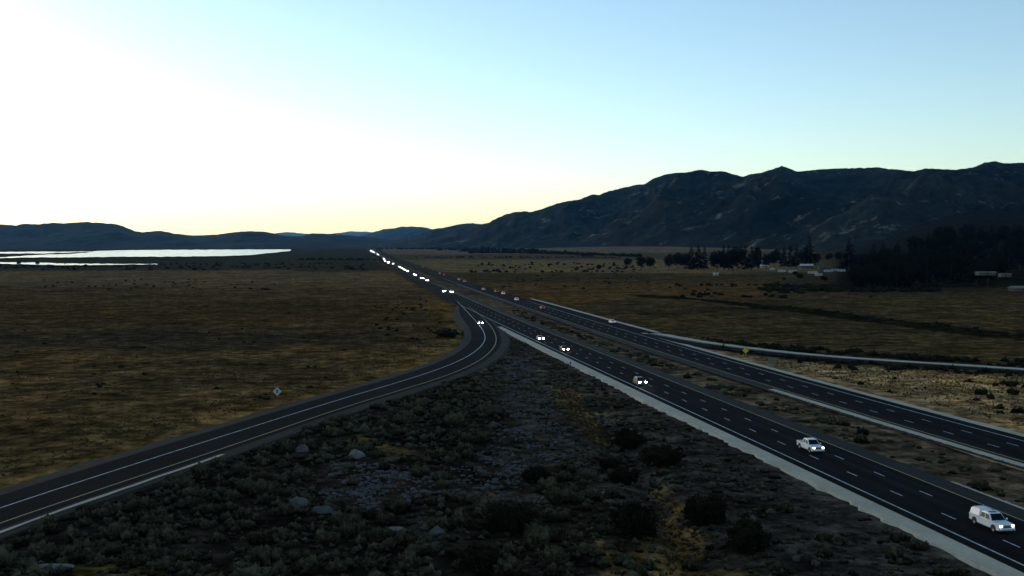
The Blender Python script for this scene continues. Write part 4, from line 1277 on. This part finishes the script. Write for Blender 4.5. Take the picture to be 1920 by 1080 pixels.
    for x in sp['wx']:
        for s_ in (-1, 1):
            w = obj('wheel', None, root) if False else empty_part('wheel', root, (x, s_ * (W - 0.10), r))
            obj('tyre', _WH[r][0], w); obj('rim', _WH[r][1], w)
            th = np.linspace(0.0, np.pi, 12)
            V = []
            for yy in (W - 0.03, W + 0.012):
                V += [(x + (r + 0.10) * math.cos(a), s_ * yy, r + (r + 0.10) * math.sin(a) * 0.98) for a in th]
            V = np.array(V); k = len(th)
            F = [(i, i + 1, k + i + 1, k + i) for i in range(k - 1)]
            me = bpy.data.meshes.new('wheel_arch')
            me.from_pydata([tuple(v) for v in V], [], F + [tuple(range(k, 2 * k))]); me.materials.append(M['trim'])
            obj('wheel_arch', me, root)
    return root
_CAR = {}; _WH = {}
def empty_part(name, parent, loc):
    o = bpy.data.objects.new(name, None); o.empty_display_size = 0.1
    link(o, parent); o.location = loc
    return o

def place(o, line, off, depth, towards=True):
    s_ = s_of_depth(line, depth)
    p = at_s(line, s_); d = dir_s(line, s_); nn = np.array([d[1], -d[0]])
    q = p + nn * off
    if towards: d = -d
    o.location = (q[0], q[1], 0.0); o.rotation_euler = (0, 0, math.atan2(d[1], d[0]))
def depth_of(y): return up(960, y, 0.0)[1]

# ---------------------------------------------------------------- southbound traffic, coming towards the camera
OUT, MIDL, INN = LANE * 0.5, LANE * 1.5, LANE * 2.5
NEAR = [('pickup', WHITE, True, MIDL, 124.0, 'white pickup with a white camper shell, nearest vehicle at the lower right'),
        ('pickup', WHITE, False, MIDL, 171.0, 'white open-bed pickup in the middle lane behind the one with a shell'),
        ('suv', GREY, False, OUT, 251.5, 'dark car with both headlights lit, third vehicle from the lower right'),
        ('sedan', BLACK, False, OUT, 331.0, 'dark car in the near lane with two bright headlights by the gravel shoulder'),
        ('sedan', SILVER, False, OUT, 368.0, 'silver car in the near lane just past the ramp gore')]
for kd, pt, sh, off, dep, lab in NEAR:
    c = car(kd, pt, lab, 'southbound traffic', 2, sh, far=(dep > 200)); place(c, SB, off, dep)
FARC = [(852, 548.5, 'suv', WHITE, 'right one of two oncoming cars side by side above the ramp mouth'), (835, 547.0, 'sedan', BLACK, 'left one of two oncoming cars side by side above the ramp mouth'),
        (805, 527.0, 'pickup', BLACK, 'oncoming truck leading the dense group of headlights'),
        (800, 523.0, 'suv', GREY, 'oncoming car just behind the truck that leads the dense group'), (789.5, 521.5, 'sedan', BLACK, 'oncoming car low in the middle of the dense group'), (788, 515.5, 'pickup', WHITE, 'brightest oncoming truck in the dense group'),
        (778.5, 516.5, 'sedan', GREY, 'faint oncoming car at the left of the dense group'), (767, 508.8, 'suv', BLACK, 'oncoming car alone behind the dense group'),
        (755, 503.3, 'sedan', WHITE, 'oncoming car fourth from the far end of the chain'),
        (750, 501.0, 'suv', GREY, 'oncoming car close behind another in the far chain'), (738, 495.0, 'pickup', GREY, 'oncoming truck in the far chain of headlights'),
        (730, 492.5, 'suv', BLACK, 'oncoming car on the left of a bright far pair'), (724, 489.0, 'sedan', WHITE, 'oncoming car just ahead of the lone far one'), (761, 505.8, 'sedan', BLACK, 'oncoming car in the gap behind the dense group'), (709, 478.0, 'pickup', GREY, 'far oncoming truck between the lone car and the last ones'), (718.5, 485.2, 'sedan', GREY, 'lone far oncoming car before the end of the road'),
        (700, 471.8, 'suv', BLACK, 'next to last oncoming car before the road vanishes'), (696, 470.2, 'sedan', GREY, 'tiny oncoming car near the vanishing point'), (691, 464.5, 'suv', BLACK, 'farthest oncoming car where the road meets the hills')]
for x, y, kd, pt, lab in FARC:
    p = up(x, y + 0.6, 0.0)
    off = float(np.clip((p[0] - sbx(p[1])) * 0.988, 1.0, 10.0))
    lane = min((OUT, MIDL, INN), key=lambda q: abs(q - off))
    c = car(kd, pt, lab, 'southbound traffic', 1, far=2 if p[1] > 1700 else 1); place(c, SB, lane, min(p[1], 5600))
# car on the exit ramp
c = car('sedan', GREY, 'car with lit headlights alone on the exit ramp', None, 2, far=True)
mid_r = (rw_ + ry_) / 2
place(c, mid_r, -1.2, up(899, 608)[1])
c.location.z = 0.02

# ---------------------------------------------------------------- northbound traffic, going away
NBC = [(1143, 606, 'sedan', WHITE, 'white car on the merge lane going away'), (1010, 579, 'sedan', RED, 'reddish car with tail lights alone in the far carriageway'),
       (967, 563.5, 'suv', WHITE, 'pale car behind the red one in the far carriageway'), (942, 552, 'suv', WHITE, 'pale car at the right of the tail-light cluster'), (930, 548, 'pickup', RED, 'red truck at the left of the tail-light cluster'),
       (908, 543.5, 'sedan', SILVER, 'silver car past the tail-light cluster'), (887, 529, 'pickup', TAN, 'long tan truck beyond the tail-light cluster'), (865, 525.5, 'suv', SILVER, 'silver car beside the median far ahead'),
       (840, 516.5, 'sedan', RED, 'red car right of a pair far up the northbound lanes'), (829, 513.5, 'sedan', SILVER, 'silver car left of a pair far up the northbound lanes'), (806, 503, 'pickup', RED, 'farthest northbound truck with red lights')]
for x, y, kd, pt, lab in NBC:
    p = up(x, y, 0.0)
    off = float((p[0] - nbx(p[1])) * 0.988)
    if 'merge' in lab: off = 4.6
    else: off = min((-OUT, -MIDL, -INN), key=lambda q: abs(q - off))
    c = car(kd, pt, lab, 'northbound traffic', 1, heads=True if False else False); place(c, NB, off, p[1], False)

# ---------------------------------------------------------------- signs
M['alu'] = mat_simple('sign_back_aluminium', (0.42, 0.43, 0.43), 0.6, 0.0, var=0.1)
M['sign_yellow'] = mat_simple('sign_yellow', (0.55, 0.42, 0.01), 0.6, var=0.06)
M['post'] = mat_simple('steel_post', (0.10, 0.10, 0.10), 0.7)
M['wood'] = mat_simple('weathered_wood', (0.08, 0.065, 0.05), 0.9, scale=6)
M['wall_white'] = mat_simple('white_siding', (0.42, 0.40, 0.36), 0.7)
M['wall_tan'] = mat_simple('tan_siding', (0.07, 0.06, 0.045), 0.8)
M['roof_white'] = mat_simple('white_metal_roof', (0.48, 0.46, 0.42), 0.5)
M['roof_grey'] = mat_simple('grey_shingle_roof', (0.05, 0.05, 0.045), 0.9, scale=2)
M['roof_tan'] = mat_simple('tan_roof', (0.17, 0.15, 0.11), 0.9, scale=2)
def diamond_sign(px, yb, yc, half, mat, label, bracket):
    p = up(px, yb, -0.6); z0 = float(land_z(*p)); zc = height_at(yc, p[1])
    root = empty('diamond_sign', (p[0], p[1], z0), math.atan2(-p[0], p[1]), label=label, cat='sign')
    hc = zc - z0
    V = []
    for yy in (-0.015, 0.015):
        V += [(0, yy, hc - half), (half, yy, hc), (0, yy, hc + half), (-half, yy, hc)]
    V = np.array(V); F = np.array([(0, 1, 2, 3), (7, 6, 5, 4), (0, 4, 5, 1), (1, 5, 6, 2), (2, 6, 7, 3), (3, 7, 4, 0)])
    me = mesh_np('panel', V, F, mat); bevel_mesh(me, 0.01)
    pn = obj('panel', me, root)
    if bracket:
        boxes('bracket', [box_vf(-0.20, 0.20, -0.06, -0.017, hc - 0.36, hc + 0.42)], M['post'], pn)
    else:
        k = half - 0.07; j = half - 0.11
        Vb, Fb = [], []
        outer = [(0, hc - k), (k, hc), (0, hc + k), (-k, hc)]; inner = [(0, hc - j), (j, hc), (0, hc + j), (-j, hc)]
        V2 = [(x, -0.018, z) for x, z in outer] + [(x, -0.018, z) for x, z in inner]
        F2 = np.array([(i, (i + 1) % 4, 4 + (i + 1) % 4, 4 + i) for i in range(4)])
        obj('border', mesh_np('border', V2, F2, M['trim']), pn)
    boxes('post', [box_vf(-0.05, 0.05, 0.016, 0.10, 0, hc + half * 0.7)], M['post'], root)
diamond_sign(520, 767, 734, 0.85, M['alu'], 'grey back of a diamond sign on a post beside the exit ramp', True)
diamond_sign(1398, 671, 657, 0.95, M['sign_yellow'], 'yellow diamond sign standing in the gore before the on-ramp', False)
def panel_sign(px, yb, yt, w, label, mat, name='sign_panel', two=True):
    p = up(px, yb, -0.6); z0 = float(land_z(*p)); H = height_at(yt, p[1]) - z0
    root = empty(name, (p[0], p[1], z0), math.atan2(-p[0], p[1]), label=label, cat='sign')
    pn = boxes('panel', [box_vf(-w / 2, w / 2, -0.02, 0.02, H * 0.35, H)], mat, root)
    for x in ((-w * 0.25, w * 0.25) if two else (0.0,)):
        boxes('post', [box_vf(x - 0.06, x + 0.06, -0.14, -0.022, 0, H * 0.95)], M['post'], root)
panel_sign(1447, 690, 671, 2.0, 'pale panel sign on two dark posts at the edge of the yellow grass', M['roof_tan'])
panel_sign(1069.5, 688, 678, 0.35, 'narrow dark marker post on the pale southbound shoulder', M['post'], 'marker_post', False)

# ---------------------------------------------------------------- houses, trailers and yards on the right
def house(px, yb, w, d, h, rh, wall, roof, label, rot=0.0, name='house'):
    p = up(px, yb, -0.7)
    z = float(land_z(*p)); p = up(px, yb, z)
    root = empty(name, (p[0], p[1], z - 0.1), rot, label=label, cat='building')
    boxes('wall', [box_vf(-w / 2, w / 2, -d / 2, d / 2, 0, h)], wall, root)
    e = 0.5
    V = [(-w / 2 - e, -d / 2 - e, h + 0.01), (w / 2 + e, -d / 2 - e, h + 0.01), (w / 2 + e, d / 2 + e, h + 0.01), (-w / 2 - e, d / 2 + e, h + 0.01), (-w / 2 - e, 0, h + rh), (w / 2 + e, 0, h + rh)]
    me = bpy.data.meshes.new('roof'); me.from_pydata(V, [], [(0, 3, 2, 1), (0, 1, 5, 4), (2, 3, 4, 5), (0, 4, 3), (1, 2, 5)]); me.materials.append(roof)
    rf = obj('roof', me, root)
    dr = boxes('door', [box_vf(-0.5, 0.5, -d / 2 - 0.06, -d / 2 - 0.004, 0.1, 2.2)], M['trim'], root)
    for x in np.arange(-w / 2 + 1.6, w / 2 - 1.2, 3.2):
        if abs(x) < 1.3: continue
        wf = boxes('window', [box_vf(x - 0.6, x + 0.6, -d / 2 - 0.05, -d / 2 - 0.004, 1.0, 2.2)], M['wall_white'], root)
        boxes('pane', [box_vf(x - 0.5, x + 0.5, -d / 2 - 0.07, -d / 2 - 0.052, 1.1, 2.1)], M['glass'], wf)
    return root
def trailer(px, yb, L, label, rot):
    p = up(px, yb, -0.7); z = float(land_z(*p)); p = up(px, yb, z)
    root = empty('travel_trailer', (p[0], p[1], z), rot, label=label, cat='trailer')
    me = prism([(-L / 2, 0.6), (-L / 2, 2.6), (-L / 2 + 0.4, 2.9), (L / 2 - 0.7, 2.9), (L / 2, 2.2), (L / 2, 1.0), (L / 2 - 0.4, 0.6)], 1.2, 1.15, 0.6, 2.9, M['wall_white'], 'body', 0.08)
    obj('body', me, root)
    for s_ in (-1, 1):
        for x in (-L * 0.28, L * 0.18):
            boxes('window', [box_vf(x - 0.45, x + 0.45, s_ * 1.2 - 0.025, s_ * 1.2 + 0.025, 1.5, 2.2)], M['glass'], root)
    if 0.36 not in _WH: _WH[0.36] = wheel_meshes(0.36, 0.22)
    for s_ in (-1, 1):
        w = empty_part('wheel', root, (-L * 0.1, s_ * 1.08, 0.36)); obj('tyre', _WH[0.36][0], w); obj('rim', _WH[0.36][1], w)
    boxes('drawbar', [box_vf(L / 2 - 0.3, L / 2 + 1.1, -0.06, 0.06, 0.45, 0.58)], M['trim'], root)
house(1512, 503, 15, 9, 3.4, 2.2, M['wall_tan'], M['roof_white'], 'house with a bright white roof below the lone tall pine')
house(1545, 505, 13, 8, 3.0, 1.8, M['wall_tan'], M['roof_grey'], 'grey-roofed house right of the white roof')
house(1433, 502, 10, 7, 2.8, 1.4, M['wall_white'], M['roof_white'], 'low white shed left of the trailers')
house(1405, 494, 8, 6, 2.6, 1.4, M['wall_white'], M['roof_grey'], 'small pale shed under the second pine block')
house(1368, 497, 11, 6, 2.6, 1.2, M['wall_tan'], M['roof_tan'], 'low tan shed at the foot of the second pine block')
house(1655, 511, 8, 7, 3.0, 1.6, M['wall_white'], M['roof_white'], 'small white house half hidden in the black grove')
house(1848, 516, 11, 5, 1.9, 0.5, M['wall_tan'], M['roof_tan'], 'long pale-roofed shed at the right edge', 0.05)
house(1884, 519, 7, 5, 1.9, 0.5, M['wall_tan'], M['roof_tan'], 'pale-roofed barn right of the long shed', -0.05)
house(1912, 546, 12, 8, 2.2, 1.5, M['wall_tan'], M['roof_tan'], 'tan-roofed house at the right frame edge', 0.1)
house(1342, 516.5, 4.5, 3, 2.2, 0.6, M['wall_white'], M['roof_white'], 'small white hut alone at the edge of the green meadow')
for k, (x, y, L, rot, lab) in enumerate([(1466, 511, 8, 0.1, 'white trailer at the left end of the lot'), (1487, 512, 9, 0.3, 'white trailer second from the left in the lot'), (1524, 514, 10, -0.1, 'long white trailer in the middle of the lot'),
        (1535, 518, 8, 0.5, 'white trailer nearest the field in the middle of the lot'), (1553, 511, 9, 0.0, 'white trailer right of the middle of the lot'), (1566, 509, 8, 0.2, 'white trailer before the right end of the lot'),
        (1578, 510, 8, -0.2, 'white trailer at the right end of the lot'), (1448, 507, 7, 0.6, 'small white trailer behind the left end of the lot')]):
    trailer(x, y, L, lab, rot)
c = car('suv', GREY, 'car with one bright headlight under the black grove', None, 1, far=True)
p = up(1641, 531, -0.7); zc_ = float(land_z(*p)); c.location = (p[0], p[1], zc_); c.rotation_euler = (0, 0, -math.pi / 2 + 0.1)
# ---------------------------------------------------------------- the air of the valley
def build_haze():
    x0, x1, y0, y1, z0, z1 = -27000, 27000, -27000, 47000, -60, 980
    V = [(x0, y0, z0), (x1, y0, z0), (x1, y1, z0), (x0, y1, z0), (x0, y0, z1), (x1, y0, z1), (x1, y1, z1), (x0, y1, z1)]
    F = [(0, 3, 2, 1), (4, 5, 6, 7), (0, 1, 5, 4), (1, 2, 6, 5), (2, 3, 7, 6), (3, 0, 4, 7)]
    m = bpy.data.materials.new('haze'); m.use_nodes = True
    nt = m.node_tree; nt.nodes.clear()
    out = nt.nodes.new('ShaderNodeOutputMaterial')
    v = nt.nodes.new('ShaderNodeVolumePrincipled')
    v.inputs['Color'].default_value = (0.16, 0.52, 1.0, 1)
    v.inputs['Density'].default_value = HAZE
    v.inputs['Anisotropy'].default_value = 0.6
    nt.links.new(v.outputs[0], out.inputs['Volume'])
    obj('haze', mesh_np('haze', V, F, m), kind='stuff', label='thin blue evening haze filling the valley', cat='haze')
HAZE = 1.15e-5
build_haze()
